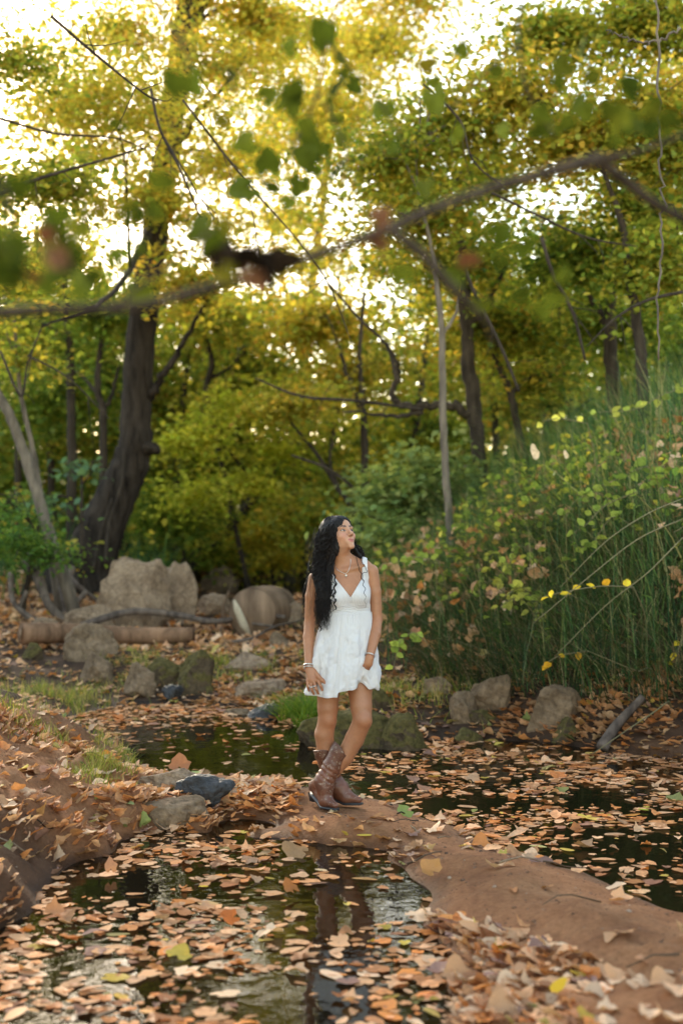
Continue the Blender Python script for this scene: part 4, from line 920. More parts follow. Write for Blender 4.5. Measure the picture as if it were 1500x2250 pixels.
tree('grey trunk at the far right of the bank top', [(1412, 850, 16, 26), (1405, 750, 16, 24), (1385, 620, 16, 20), (1370, 500, 16, 16), (1330, 380, 16, 10)], [(1270, 300, 16.5, 190, 130, 1900, .075), (1430, 230, 16, 130, 140, 1200, .075), (1120, 200, 17, 150, 110, 1300, .075)], PAL_YELLOW, group=GT, limbs=[[(1390, 640, 16, 12), (1440, 540, 16, 9), (1500, 470, 16, 6)]])
tree('tall tree beyond the right edge whose crown fills the corner', [(1640, 900, 17, 60), (1620, 600, 17, 50), (1590, 300, 17, 44), (1560, 50, 17, 34), (1540, -150, 17, 20)], [(1420, 40, 17, 170, 130, 2000, .075), (1220, 60, 18, 190, 110, 1900, .075), (1450, 560, 16, 110, 140, 1300, .075), (1480, 330, 16, 100, 110, 900, .075)], PAL_MIX, group=GT, sides=12)
tree('tall tree beyond the left edge whose crown reaches in', [(-160, 1150, 17, 60), (-140, 700, 17, 48), (-110, 300, 17, 40), (-70, 20, 17, 30), (-40, -150, 17, 20)], [(40, 120, 16, 120, 120, 800, .06), (0, 560, 16, 90, 120, 330, .085), (120, 400, 17, 120, 70, 600, .085)], PAL_MIX, group=GT, sides=12)
tree('tall pale tree far behind the sunlit gap', [(640, 1180, 42, 26), (660, 900, 42, 24), (690, 600, 42, 20), (720, 350, 42, 14), (740, 100, 42, 8)], [(700, 240, 40, 190, 130, 1900, .12), (820, 90, 38, 160, 110, 2000, .12), (640, 470, 42, 150, 70, 900, .12), (560, 330, 42, 120, 90, 1300, .12), (720, 240, 34, 300, 280, 4200, .095), (900, -20, 33, 260, 90, 1500, .10), (700, 560, 36, 260, 90, 1200, .11)], PAL_YELLOW, M_BARK_PALE, group=GT)
tree('small shrubby tree with pale leaves on the bank beyond the person', [(930, 1200, 21, 14), (915, 1130, 21, 12), (880, 1060, 21, 8)], [(880, 1080, 20, 110, 60, 900, .11), (960, 1030, 20, 100, 50, 700, .10), (850, 1170, 19, 80, 50, 500, .09)], [(2, (.10, .15, .05)), (3, (.17, .22, .08)), (1, (.28, .28, .10))], group=GT)
tree('low dark leafed shrub on the left bank above the roots', [(60, 1290, 19, 14), (75, 1210, 19, 10), (90, 1130, 19, 6)], [(40, 1190, 18, 80, 40, 520, .055), (10, 1120, 18.5, 60, 35, 240, .055), (115, 1215, 18.5, 45, 22, 150, .055)], [(4, (.04, .085, .018)), (3, (.07, .13, .025)), (1, (.14, .18, .03))], group=GT)
tree('low yellow leaved shrub beside the far pool', [(600, 1262, 31, 10), (590, 1210, 31, 8), (570, 1150, 31, 5)], [(560, 1170, 30, 110, 50, 800, .12), (650, 1130, 30, 90, 60, 800, .12), (610, 1225, 31, 70, 30, 350, .11)], [(1, MG), (5, (.30, .30, .05)), (4, (.46, .38, .06)), (.6, GO)], group=GT, tpl=TRH)
tree('low green shrub behind the person', [(740, 1240, 27, 10), (735, 1180, 27, 8), (720, 1110, 27, 5)], [(715, 1150, 27, 90, 70, 900, .11), (800, 1140, 26, 80, 60, 700, .11), (760, 1060, 28, 110, 60, 800, .11)], PAL_MIX, group=GT, tpl=TRH)
tree('green shrub in the shade between the big trunk and the far pool', [(400, 1250, 28, 10), (405, 1200, 28, 8), (410, 1150, 28, 5)], [(405, 1160, 28, 70, 60, 600, .11), (340, 1120, 28, 60, 70, 500, .11), (455, 1215, 30, 60, 30, 300, .11)], PAL_GREEN, group=GT, tpl=TRH)
tree('young broad leaved plant in the dark left thicket', [(180, 1110, 22, 8), (180, 1060, 22, 6), (175, 1020, 22, 4)], [(180, 1025, 21.5, 40, 18, 26, .12), (110, 1095, 21, 40, 20, 22, .11)], [(3, (.07, .13, .07)), (1, (.12, .18, .08))], group=GT, tpl=tpl_ovate(.45, .05, .2))
# ---- more slim trees that close the wood behind
for k, (bx, d, top, lab) in enumerate([(40, 31, 560, 'slim dark tree in the left thicket, second row'), (120, 33, 640, 'thin straight tree far in the left thicket'), (275, 34, 640, 'thin tree half hidden left of the big trunk'), (380, 33, 700, 'thin tree just right of the big trunk'), (545, 36, 640, 'far slim tree behind the yellow green sapling'), (690, 35, 660, 'far slim tree above the person'), (885, 33, 600, 'far slim tree right of the person'), (1085, 29, 560, 'slim tree behind the bank, left of the slanting stem'), (1195, 27, 540, 'slim tree behind the middle of the bank top'), (1270, 26, 520, 'slim tree behind the right bank top'), (1455, 24, 560, 'slim tree at the right edge behind the bank')]):
    lean = rs.normal(0, 40); b0 = HOR + FPX * (CAM_H - float(zgrid((bx - 750) / FPX * d, d))) / d
    tree(lab, [(bx, b0, d, 18), (bx + lean * .3 + rs.normal(0, 8), b0 * .6 + top * .4, d, 16), (bx + lean * .7 + rs.normal(0, 10), b0 * .25 + top * .75, d, 12), (bx + lean, top - 60, d, 6)],
         [(bx + lean * .6 + rs.normal(0, 30), top + 40, d, 120, 90, 420, .13), (bx + rs.normal(0, 40), top + 190, d, 110, 80, 420, .13), (bx + rs.normal(0, 50), top + 330, d, 100, 70, 330, .13)], [PAL_GREEN, PAL_MIX][k % 2], group=GT, tpl=TRH, ntw=6)
# ---- thin hanging vine at the right
for pp, lab in (([(1446, -20, 9.5, 5), (1452, 150, 9.5, 6), (1450, 330, 9.5, 5), (1458, 460, 9.5, 5), (1448, 620, 9.5, 5), (1446, 790, 9.5, 4)], 'long thin vine hanging straight down at the right'), ([(1500, 60, 10, 6), (1420, 90, 10, 5), (1330, 60, 10, 3)], 'thin twig poking in at the upper right corner')):
    lp = np.array([[*P(a, b, d), w * d / FPX / 2] for a, b, d, w in pp]); l = spline(lp, 40); l[:, :3] += rs.normal(0, .012, (40, 3)); o = thing('hanging_vine', lab, 'vine', tuple(l[0, :3])); V, F = tube(l[:, :3], l[:, 3], 5); mb = MB(); mb.add(V, F); part('stem', mb.mesh('stem'), M_BARK_PALE, o)
# ---- far wood: one mass behind everything
mb = MB(); n = 30000; ells = []
X = rs.uniform(-24, 24, 900); Y = rs.uniform(36, 68, 900); topz = 11.5 + 3.5 * vnoise(X, Y, 71, 7) + .10 * np.abs(X) + np.where(X > 4, 5, 0)  - 4.8 * np.exp(-((X + 3) / 8) ** 2)
hh = zgrid(X, Y); Z = hh + rs.uniform(0, 1, 900) ** 1.0 * (topz - hh)
k = ~((Y < 45) & (X > -5) & (X < .5) & (Z < 2.0))
for x, y, z in zip(X[k], Y[k], Z[k]): ells.append(((x, y, z), (2.0, 1.6, 1.4), 150, .30, 1))
crown_leaves(mb, ells, [(2, LG), (4, MG), (5, (.22, .23, .05)), (2.4, (.36, .29, .08)), (.6, GO)], TRH, 1.5)  # far leaf tones paled to stand in for distance haze
ells = []
for i in range(620):
    x, y = rs.uniform(-17, 17), rs.uniform(33, 48); z = float(zgrid(x, y)) + rs.uniform(.2, 7.5) 
    if -5.5 < x < .8 and y < 44 and z < 2.6: continue
    ells.append(((x, y, z), (1.6, 1.4, 1.1), 110, .26, 1))
crown_leaves(mb, ells, [(4, LG), (5, MG), (4, YG), (1.0, YE), (.3, GO)], TRH, 1.4)
for x in range(46):
    a = np.array([rs.uniform(-22, 22), rs.uniform(38, 60)]); b = np.array([a[0], a[1], float(zgrid(*a)) - .2]); h = rs.uniform(6, 12); V, F = tube(spline(np.array([b, b + (rs.normal(0, .5), 0, h * .5), b + (rs.normal(0, 1), 0, h)]), 8), np.linspace(rs.uniform(.08, .2), .03, 8), 6); mb.add(V, F, (.05, .04, .03))
tag(obj('far_wood', mb.mesh('far_wood', False), M_FOL), 'far wood of green and yellow trees merging into one mass', 'wood', None, 'stuff')
# unseen wood added behind and beside the viewer to block low sky light
mb = MB(); ells = []
for i in range(360):
    a = rs.uniform(math.radians(118), math.radians(422)); r = rs.uniform(9, 17); x, y = r * math.sin(a), r * math.cos(a)
    if y > 4 and abs(x) < 5.5 + .32 * y: continue
    if abs(x) < 5 and y < 0: continue
    ells.append(((x, y, rs.uniform(1.0, 11.5)), (1.4, 1.4, 1.1), 60, .26, 1))
crown_leaves(mb, ells, PAL_MIX, TRH, 1.4)
for i in range(26):
    a = rs.uniform(math.radians(118), math.radians(422)); r = rs.uniform(9, 16); x, y = r * math.sin(a), r * math.cos(a)
    if y > 4 and abs(x) < 5.5 + .32 * y: continue
    b = np.array([x, y, float(zgrid(x, y)) - .2]); V, F = tube(spline(np.array([b, b + (rs.normal(0, .4), 0, 4), b + (rs.normal(0, .8), 0, 9)]), 8), np.linspace(rs.uniform(.1, .25), .04, 8), 7); mb.add(V, F, (.05, .04, .03))
tag(obj('unseen_shade_wood', mb.mesh('unseen_shade_wood', False), M_FOL), 'unseen leafy wood added round the camera to block low sky light', 'wood', None, 'stuff')
# undergrowth on both sides beyond the creek
mb = MB(); n = 9000; X = np.concatenate([rs.uniform(-13, -2.6, n // 2), rs.uniform(.6, 12, n // 2)]); Y = rs.uniform(21, 44, n); Z = zgrid(X, Y); k = (Z > .25) & ~((X < -2.5) & (X > -5.2) & (Y < 24)); X, Y, Z = X[k], Y[k], Z[k]; n = len(X)
blades(mb, X, Y, Z, rs.uniform(.5, 1.5, n), np.full(n, .03), rs.uniform(.1, .9, n), palette(rs, n, [(5, (.03, .07, .03)), (3, (.06, .11, .03)), (1, (.16, .18, .03))]), 3)
n = 9000; X = np.concatenate([rs.uniform(-13, -3.2, n // 2), rs.uniform(.8, 12, n // 2)]); Y = rs.uniform(22, 44, n); Z = zgrid(X, Y); k = Z > .25; X, Y, Z = X[k], Y[k], Z[k]; n = len(X)
scatter(mb, TO1, np.stack([X, Y, Z + rs.uniform(.1, 1.6, n) * (.5 + .5 * vnoise(X, Y, 81, 1.5) > .35)], 1), rotmats(rs.uniform(0, 6.28, n), rs.uniform(.1, 1.1, n), rs.uniform(0, 6.28, n)), rs.uniform(.10, .2, n), palette(rs, n, PAL_MIX))
tag(obj('undergrowth', mb.mesh('undergrowth', False), M_FOL), 'dense green undergrowth beneath the trees beyond the creek', 'undergrowth', None, 'stuff')

# ================================================================== OVERHANGING BRANCHES NEAR THE CAMERA
M_TWIG = mat_bark('branch_bark', (.030, .021, .015), (.085, .060, .043), 25, .4, .006)
M_NEARLEAF = mat_leaf('near_leaf', .30, .03); M_NEARDEAD = mat_leaf('near_dead_leaf', .08, .04)
TM = [tpl_lobed(40 + i, .22) for i in range(4)]
def near_branch(label, stems, leaves, dead=(), dark=()):
    st = [np.array([[*P(a, b, d), w * .95 * d / FPX / 2] for a, b, d, w in [(a, b, d * .85, w) for a, b, d, w in s]]) for s in stems]
    for i_, s in enumerate(st):      # carry boughs on beyond the frame
        a0 = stems[i_][0]
        if a0[0] < 0 or a0[0] > 1500 or a0[1] < 0:
            ext = s[0] + (s[0] - s[1]) * 3.0; ext[3] = s[0, 3] * 1.4; st[i_] = np.concatenate([[ext], s])
        a1 = stems[i_][-1]
        if a1[0] > 1500: ext = s[-1] + (s[-1] - s[-2]) * 3.0; ext[3] = s[-1, 3] * 1.2; st[i_] = np.concatenate([st[i_], [ext]])
    o = thing('overhanging_branch', label, 'branch', tuple(st[0][0, :3]))
    for s in st:
        l = spline(s, 26); V, F = tube(l[:, :3], np.maximum(l[:, 3], .0015), 8, .12, rs.randint(99)); mb = MB(); mb.add(V, F); part('stem', mb.mesh('stem'), M_TWIG, o)
    for L, mt, pal in ((leaves, M_NEARLEAF, [(3, (.030, .045, .006)), (2, (.045, .060, .008)), (.5, (.09, .08, .010))]), (dead, M_NEARDEAD, [(2, (.16, .07, .04)), (1, (.34, .17, .10))]), (dark, M_NEARDEAD, [(1, (.016, .011, .008))])):  # fresh leaf greens darkened to put their backlit shade into the colour
        for (a, b, d, w) in L:
            mb = MB(); d = d * .85; sz = w * .78 * d / FPX
            scatter(mb, TM[rs.randint(4)], P(a, b, d)[None], rotmats(rs.uniform(0, 6.28, 1), rs.uniform(.5, 1.4, 1), rs.normal(3.14, .7, 1)), np.array([sz]), palette(rs, 1, pal)); part('leaf', mb.mesh('leaf', False), mt, o)
def cloud(n, x0, x1, y0, y1, d0, d1, w0, w1): return [(rs.uniform(x0, x1), rs.uniform(y0, y1), rs.uniform(d0, d1), rs.uniform(w0, w1)) for _ in range(n)]
near_branch('long blurred branch sweeping across the picture near the camera', [[(-60, 690, 2.5, 30), (120, 680, 2.5, 27), (290, 675, 2.5, 26), (430, 640, 2.55, 24), (560, 605, 2.6, 26), (720, 550, 2.65, 24), (830, 510, 2.7, 26), (960, 455, 2.75, 24), (1120, 400, 2.85, 26), (1320, 345, 2.9, 30)], [(1310, 345, 2.9, 30), (1380, 400, 2.95, 26), (1440, 445, 3.0, 24), (1540, 500, 3.1, 24)], [(1320, 345, 2.9, 20), (1400, 330, 2.9, 12), (1620, 250, 3, 8)], [(860, 505, 2.7, 26), (930, 560, 2.7, 26), (1000, 640, 2.7, 22), (1060, 700, 2.75, 14), (1085, 760, 2.8, 6)], [(250, 672, 2.5, 12), (330, 610, 2.5, 10), (420, 540, 2.5, 8), (470, 500, 2.5, 6)]],
            cloud(15, 100, 560, 440, 640, 2.3, 2.9, 70, 120) + cloud(14, 850, 1280, 480, 700, 2.6, 3.2, 60, 100) + cloud(6, 1150, 1480, 220, 320, 2.9, 3.2, 60, 100),
            [(550, 605, 2.45, 100), (830, 478, 2.6, 75), (1030, 575, 2.6, 85), (835, 530, 2.65, 70), (110, 530, 2.4, 90)], [(515, 556, 2.45, 120), (560, 560, 2.45, 130), (605, 572, 2.5, 125), (580, 590, 2.45, 110), (470, 560, 2.4, 80)])
near_branch('blurred leafy twig with green lobed leaves before the tall trunk', [[(330, -30, 3.0, 10), (400, 100, 3.0, 9), (450, 200, 3.0, 6), (620, 270, 3.0, 4)], [(380, 60, 3, 6), (470, 140, 3, 4), (620, 170, 3, 3)]], [(390, 190, 2.8, 120), (420, 170, 2.9, 100), (505, 170, 3.0, 85), (350, 390, 2.8, 110), (340, 470, 2.8, 100), (480, 260, 3.1, 70), (260, 270, 3, 70)])
near_branch('blurred leafy spray with dark lobed leaves at the upper middle', [[(760, -40, 3.4, 9), (720, 80, 3.4, 8), (690, 220, 3.4, 7), (640, 330, 3.4, 5), (620, 420, 3.4, 3)], [(720, 90, 3.4, 6), (820, 200, 3.4, 5), (900, 330, 3.4, 3)], [(700, 200, 3.4, 5), (760, 330, 3.4, 4), (740, 440, 3.4, 3)]],
            [(712, 80, 3.3, 105), (640, 100, 3.3, 70)] + cloud(20, 530, 760, 200, 460, 3.2, 4.2, 55, 100) + cloud(12, 740, 960, 80, 420, 3.4, 4.4, 50, 90))
near_branch('blurred leafy spray hanging at the upper right', [[(1150, -40, 3.6, 8), (1140, 80, 3.6, 7), (1160, 200, 3.6, 5), (1220, 300, 3.6, 3)], [(1140, 90, 3.6, 5), (1060, 160, 3.6, 4), (990, 240, 3.6, 3)]], cloud(14, 980, 1300, 90, 300, 3.4, 4.2, 50, 90) + cloud(6, 1380, 1500, 180, 300, 3.3, 3.6, 60, 100))
near_branch('dark blurred leaves crowding the left picture edge', [[(-60, 380, 2.2, 16), (10, 420, 2.2, 12), (30, 620, 2.2, 9), (20, 620, 2.2, 6)], [(-60, 560, 2.2, 10), (80, 540, 2.2, 7), (190, 620, 2.2, 4)]], cloud(14, -30, 60, 390, 620, 2.0, 2.3, 70, 120) + cloud(12, 60, 330, 440, 600, 2.1, 2.6, 70, 120), [(120, 560, 2.2, 90), (60, 600, 2.2, 80)])
# ================================================================== PERSON
PD = 7.75
def J(px, py, dy=0.0): return P(px, py, PD + dy)
class Field:
    """signed distance field on a rectilinear grid, meshed with surface nets"""
    def __init__(s, xs, ys, zs):
        s.a = [np.asarray(v, np.float32) for v in (xs, ys, zs)]; s.F = np.full([len(v) for v in s.a], .2, np.float32)
    def sub(s, lo, hi):
        sl = []
        for k in range(3):
            i = max(0, int(np.searchsorted(s.a[k], lo[k])) - 1); j = min(len(s.a[k]), int(np.searchsorted(s.a[k], hi[k])) + 1); sl.append(slice(i, max(i + 1, j)))
        g = np.stack(np.meshgrid(*[s.a[k][sl[k]] for k in range(3)], indexing='ij'), -1)
        return tuple(sl), g
    def put(s, sl, d, k, op='u'):
        f = s.F[sl]
        if op == 'u':
            h = np.clip(.5 + .5 * (f - d) / k, 0, 1); s.F[sl] = f * (1 - h) + d * h - k * h * (1 - h)
        else:       # subtract
            h = np.clip(.5 - .5 * (f + d) / k, 0, 1); s.F[sl] = f * (1 - h) - d * h + k * h * (1 - h)
    def cone(s, a, b, ra, rb, k=.02, sy=1.0, op='u'):
        a = np.asarray(a, float); b = np.asarray(b, float); m = max(ra, rb) + .05 + k
        sl, g = s.sub(np.minimum(a, b) - m, np.maximum(a, b) + m)
        sc = np.array([1, sy, 1]); p = (g - a) * sc; ba = (b - a) * sc
        t = np.clip((p @ ba) / max(1e-9, ba @ ba), 0, 1); d = np.linalg.norm(p - t[..., None] * ba, axis=-1) - (ra + (rb - ra) * t)
        s.put(sl, d.astype(np.float32), k, op)
    def chain(s, pts, rad, k=.015, sy=1.0):
        for i in range(len(pts) - 1): s.cone(pts[i], pts[i + 1], rad[i], rad[i + 1], k, sy)
    def ell(s, c, r, k=.02, rot=None, op='u'):
        c = np.asarray(c, float); r = np.asarray(r, float); m = r.max() + .04 + k
        sl, g = s.sub(c - m, c + m); q = g - c
        if rot is not None: q = q @ rot          # rot columns = local axes in world
        k0 = np.linalg.norm(q / r, axis=-1); k1 = np.linalg.norm(q / r ** 2, axis=-1) + 1e-9
        s.put(sl, (k0 * (k0 - 1) / k1).astype(np.float32), k, op)
    def sample(s, Pn):
        Pn = np.asarray(Pn); idx = []; fr = []
        for k in range(3):
            i = np.clip(np.searchsorted(s.a[k], Pn[..., k]) - 1, 0, len(s.a[k]) - 2); idx.append(i); fr.append(np.clip((Pn[..., k] - s.a[k][i]) / (s.a[k][i + 1] - s.a[k][i]), 0, 1))
        v = 0
        for a in (0, 1):
            for b in (0, 1):
                for c in (0, 1):
                    v = v + s.F[idx[0] + a, idx[1] + b, idx[2] + c] * (fr[0] if a else 1 - fr[0]) * (fr[1] if b else 1 - fr[1]) * (fr[2] if c else 1 - fr[2])
        return v
    def nets(s):
        F = s.F; I = F < 0; n = [v - 1 for v in F.shape]
        cnt = np.zeros(n, np.int8); off = [(a, b, c) for a in (0, 1) for b in (0, 1) for c in (0, 1)]
        for a, b, c in off: cnt += I[a:a + n[0], b:b + n[1], c:c + n[2]]
        cell = np.argwhere((cnt > 0) & (cnt < 8)); vid = np.full(n, -1, np.int32); vid[tuple(cell.T)] = np.arange(len(cell))
        val = np.stack([F[cell[:, 0] + a, cell[:, 1] + b, cell[:, 2] + c] for a, b, c in off], 1)
        co = np.stack([np.stack([s.a[0][cell[:, 0] + a], s.a[1][cell[:, 1] + b], s.a[2][cell[:, 2] + c]], 1) for a, b, c in off], 1)
        acc = np.zeros((len(cell), 3)); w = np.zeros(len(cell))
        for i in range(8):
            for j in range(i + 1, 8):
                if sum(abs(off[i][q] - off[j][q]) for q in range(3)) != 1: continue
                x = (val[:, i] < 0) != (val[:, j] < 0); t = val[:, i] / (val[:, i] - val[:, j] + 1e-12)
                acc += np.where(x[:, None], co[:, i] + (co[:, j] - co[:, i]) * t[:, None], 0); w += x
        V = acc / w[:, None]; quads = []
        for ax in range(3):
            u, v = [(1, 2), (2, 0), (0, 1)][ax]
            lo = [slice(None)] * 3; hi = [slice(None)] * 3; lo[ax] = slice(0, -1); hi[ax] = slice(1, None)
            A = I[tuple(lo)]; B = I[tuple(hi)]; e = np.argwhere(A != B); fl = A[tuple(e.T)]
            ok = (e[:, u] > 0) & (e[:, v] > 0) & (e[:, u] < n[u]) & (e[:, v] < n[v]); e = e[ok]; fl = fl[ok]
            def cid(du, dv):
                c = e.copy(); c[:, u] -= du; c[:, v] -= dv; return vid[tuple(c.T)]
            q = np.stack([cid(1, 1), cid(0, 1), cid(0, 0), cid(1, 0)], 1); q[~fl] = q[~fl][:, ::-1]; quads.append(q)
        return V, np.concatenate(quads)
def axis2(lo, hi, segs, coarse, fine):
    out = []; p = lo
    for f0, f1 in sorted(segs):
        f0 = max(f0, p); out += [np.arange(p, f0 - 1e-6, coarse), np.arange(f0, f1 - 1e-6, fine)]; p = max(f1, f0)
    return np.concatenate(out + [np.arange(p, hi, coarse)])

# ---------------- head frame
HY, HP, HR = math.radians(44), math.radians(22), math.radians(0)
fwd = np.array([math.sin(HY) * math.cos(HP), -math.cos(HY) * math.cos(HP), math.sin(HP)])
lat = np.array([math.cos(HY), math.sin(HY), 0.0])              # her left
upv = np.cross(lat, fwd); upv = upv / np.linalg.norm(upv); upv = upv if upv[2] > 0 else -upv
HC = J(742, 1179, .0)
HS = 1.0
def H(a, b, c): return HC + HS * (a * lat + b * fwd + c * upv)
HR3 = np.stack([lat, fwd, upv], 1)

base = J(737, 1770); PX0 = base[0]
fx = axis2(base[0] - .30, base[0] + .36, [(J(668, 0)[0], J(718, 0)[0]), (HC[0] - .10, HC[0] + .125)], .0048, .0024)
fy = axis2(PD - .26, PD + .22, [(PD - .15, PD + .10)], .0048, .0024)
fz = axis2(base[2] + .05, HC[2] + .16, [(J(0, 1528)[2], J(0, 1468)[2]), (HC[2] - .135, HC[2] + .16)], .0048, .0024)
B = Field(fx, fy, fz)
# torso
pel = J(756, 1432); wai = J(763, 1352); che = J(760, 1298); nb = J(757, 1243, .015)
B.cone(J(752, 1455, .0), J(757, 1405, .0), .125, .118, .04, 1.28)
B.cone(J(757, 1410), wai, .116, .110, .04, 1.35)
B.cone(wai, che, .110, .122, .04, 1.38)
B.cone(che, J(758, 1268, .01), .122, .085, .04, 1.42)
B.cone(J(718, 1268, .01), J(800, 1250, .01), .050, .050, .05, 1.1)         # shoulder girdle
B.ell(J(740, 1312, -.062), (.056, .052, .052), .035); B.ell(J(786, 1310, -.062), (.056, .052, .052), .035)
B.cone(J(757, 1262, .012), H(0, -.018, -.085), .052, .0475, .03)            # neck
B.cone(J(730, 1252, .015), J(752, 1232, .015), .030, .034, .04); B.cone(J(790, 1240, .015), J(762, 1230, .015), .030, .034, .04)   # trapezius
B.cone(J(757, 1253, -.052), J(722, 1254, -.035), .010, .009, .022); B.cone(J(764, 1252, -.052), J(798, 1243, -.035), .010, .009, .022)   # collar bones
# arms
sR, eR, wR = J(693, 1272, .015), J(680, 1368, .03), J(678, 1460, -.075)
B.chain([sR, J(684, 1310, .02), eR, J(678, 1400, .0), wR], [.041, .0345, .0295, .0315, .0215], .008)
sL, eL, wL = J(815, 1256, .015), J(828, 1362, .0), J(811, 1447, -.140)
B.chain([sL, J(823, 1300, .01), eL, J(824, 1393, -.055), wL], [.042, .0355, .0295, .0315, .0215], .008)
# her right hand: back of the hand to the camera, fingers curling in, thumb out
pR = J(684, 1487, -.10)
B.cone(wR, J(681, 1472, -.085), .021, .024, .012, 1.35); B.cone(J(681, 1473, -.085), J(686, 1494, -.105), .025, .029, .012, 1.5)
for (k, a, b, c, r) in ((0, (697, 1494, -.114), (705, 1507, -.137), (708, 1516, -.124), .0080), (1, (689.5, 1497, -.114), (695, 1514, -.138), (699, 1523, -.122), .0083), (2, (682, 1497, -.110), (685, 1515, -.130), (689, 1524, -.114), .0079), (3, (675, 1493, -.105), (676, 1508, -.122), (679, 1517, -.108), .0070)):
    B.chain([J(*a), J(*b), J(*c)], [r * 1.12, r, r * .82], .0025)
B.chain([J(690, 1474, -.090), J(699, 1486, -.112), J(708, 1494, -.125), J(714, 1500, -.128)], [.0135, .0125, .0105, .0082], .008)
# her left hand, slipped behind the front panel of the skirt
B.cone(wL, J(809, 1457, -.145), .021, .023, .012, 1.3); B.cone(J(809, 1457, -.145), J(802, 1474, -.105), .022, .019, .010, 1.6)
for a, b, c, r in (((795, 1474, -.105), (788, 1482, -.09), (784, 1488, -.08), .0088), ((798, 1477, -.105), (792, 1487, -.09), (788, 1493, -.08), .009), ((802, 1478, -.105), (797, 1488, -.09), (793, 1494, -.08), .0088), ((806, 1476, -.105), (803, 1484, -.092), (799, 1490, -.082), .008), ((798, 1461, -.135), (791, 1468, -.11), (786, 1473, -.10), .0100)):
    B.chain([J(*a), J(*b), J(*c)], [r * 1.1, r, r * .85], .006)
# legs: her right stands, her left bends and crosses in front
hR, kR, aR = J(727, 1455, .01), J(719, 1582, .0), J(738, 1732, .045)
B.chain([hR, J(721, 1515, .0), J(720, 1555, -.004), kR, J(712, 1612, .012), J(716, 1650, .02), J(730, 1705, .04), aR], [.086, .0665, .0575, .0515, .0535, .0500, .036, .034], .010)
B.ell(J(722, 1580, -.030), (.026, .024, .032), .03)
hL, kL, aL = J(786, 1455, .0), J(796, 1583, -.085), J(709, 1722, -.055)
B.chain([hL, J(790, 1510, -.035), J(793, 1552, -.065), kL, J(779, 1622, -.06), J(757, 1662, -.055), J(726, 1702, -.05), aL], [.088, .0705, .0600, .0525, .0530, .0490, .037, .034], .010)
B.ell(J(799, 1580, -.118), (.027, .022, .033), .03)
# head
B.ell(H(0, -.012, .034), (.071, .090, .083), .01, HR3)
B.ell(H(0, .032, -.033), (.054, .058, .070), .03, HR3)
B.ell(H(0, .048, .045), (.058, .044, .048), .03, HR3)
for s in (-1, 1):
    B.ell(H(s * .039, .016, -.056), (.018, .030, .024), .03, HR3)          # jaw corner
    B.ell(H(s * .038, .062, -.024), (.024, .026, .022), .028, HR3)        # cheek
    B.ell(H(s * .030, .080, .021), (.024, .012, .008), .014, HR3)          # brow ridge
    B.ell(H(s * .074, -.012, -.012), (.007, .018, .030), .008, HR3)        # ear
B.ell(H(0, .083, -.092), (.018, .016, .015), .026, HR3)                     # chin
for s in (-1, 1): B.ell(H(s * .031, .099, .003), (.017, .013, .0085), .012, HR3, 'sub')
B.cone(H(0, .086, .016), H(0, .108, -.022), .0075, .0095, .012); B.ell(H(0, .110, -.026), (.0105, .010, .0085), .010, HR3)
for s in (-1, 1):
    B.ell(H(s * .0105, .099, -.030), (.0075, .009, .0065), .007, HR3)
    B.ell(H(s * .031, .0795, .002), (.0140, .0125, .0110), .003, HR3)      # eyeball with lids
B.ell(H(0, .079, -.058), (.026, .014, .022), .02, HR3)
B.ell(H(0, .0895, -.0550), (.0200, .0078, .0046), .007, HR3); B.ell(H(0, .0890, -.0635), (.0170, .0082, .0054), .007, HR3)
B.ell(H(0, .0990, -.0592), (.020, .0040, .0016), .003, HR3, 'sub')
BV, BF = B.nets()
q = (BV - HC) @ HR3 / HS
skin = np.tile(np.array([[.40, .175, .085]]), (len(BV), 1))
zrel = BV[:, 2] - base[2]
def blend(mask, c):
    global skin
    m = np.clip(mask, 0, 1)[:, None]; skin = skin * (1 - m) + np.array(c) * m
hd = (q[:, 2] > -.12) & (q[:, 1] > .0) & (np.abs(q[:, 0]) < .08)
blend(hd * 1.0 * np.clip((q[:, 2] + .12) / .02, 0, 1), (.50, .255, .150))
def el2(ca, cc, ra, rc): return ((np.abs(q[:, 0]) - ca) / ra) ** 2 + ((q[:, 2] - cc) / rc) ** 2
blend(hd * .45 * np.exp(-el2(.040, -.028, .020, .018)), (.62, .235, .165))     # cheeks
xm = np.abs(q[:, 0]); lift = .9 * xm ** 2 * 14 * .5
lipz = q[:, 2] - xm ** 2 * 9.0
lip = hd & (q[:, 1] > .075) & (xm < .0225) & (lipz > -.0700 * (1) ) & (lipz < -.0505 + .0 * xm) & (np.abs(lipz + .060) < .0105 * np.sqrt(np.clip(1 - (xm / .0235) ** 2, 0, 1)))
blend(lip * .85, (.50, .155, .125))
blend((hd & (q[:, 1] > .07) & (xm < .023) & (np.abs(lipz + .0592) < .0013)) * .8, (.16, .05, .04))
# eyes: white, iris, lash line; brows
ez = q[:, 2] - .0025 + (q[:, 0] * np.sign(q[:, 0]) - .031) * -.10
ex = np.abs(q[:, 0]) - .031
eye = hd & (q[:, 1] > .070) & ((ex / .0145) ** 2 + (ez / .0056) ** 2 < 1)
blend(eye * 1.0, (.40, .35, .32))
gaze = q[:, 0] - np.where(q[:, 0] > 0, .031, -.031) + .0005
blend((eye & (gaze ** 2 + (ez - .0012) ** 2 < .0074 ** 2)) * 1.0, (.035, .015, .008))
lash = hd & (q[:, 1] > .068) & (np.abs(ex) < .0165) & (np.abs((ex / .0155) ** 2 + (ez / .0064) ** 2 - 1.12) < .30) & (ez > -.001)
blend(lash * .95, (.02, .013, .01))
low = hd & (q[:, 1] > .068) & (np.abs(ex) < .015) & (np.abs((ex / .015) ** 2 + (ez / .0062) ** 2 - 1.12) < .16) & (ez < -.001)
blend(low * .5, (.09, .05, .035))
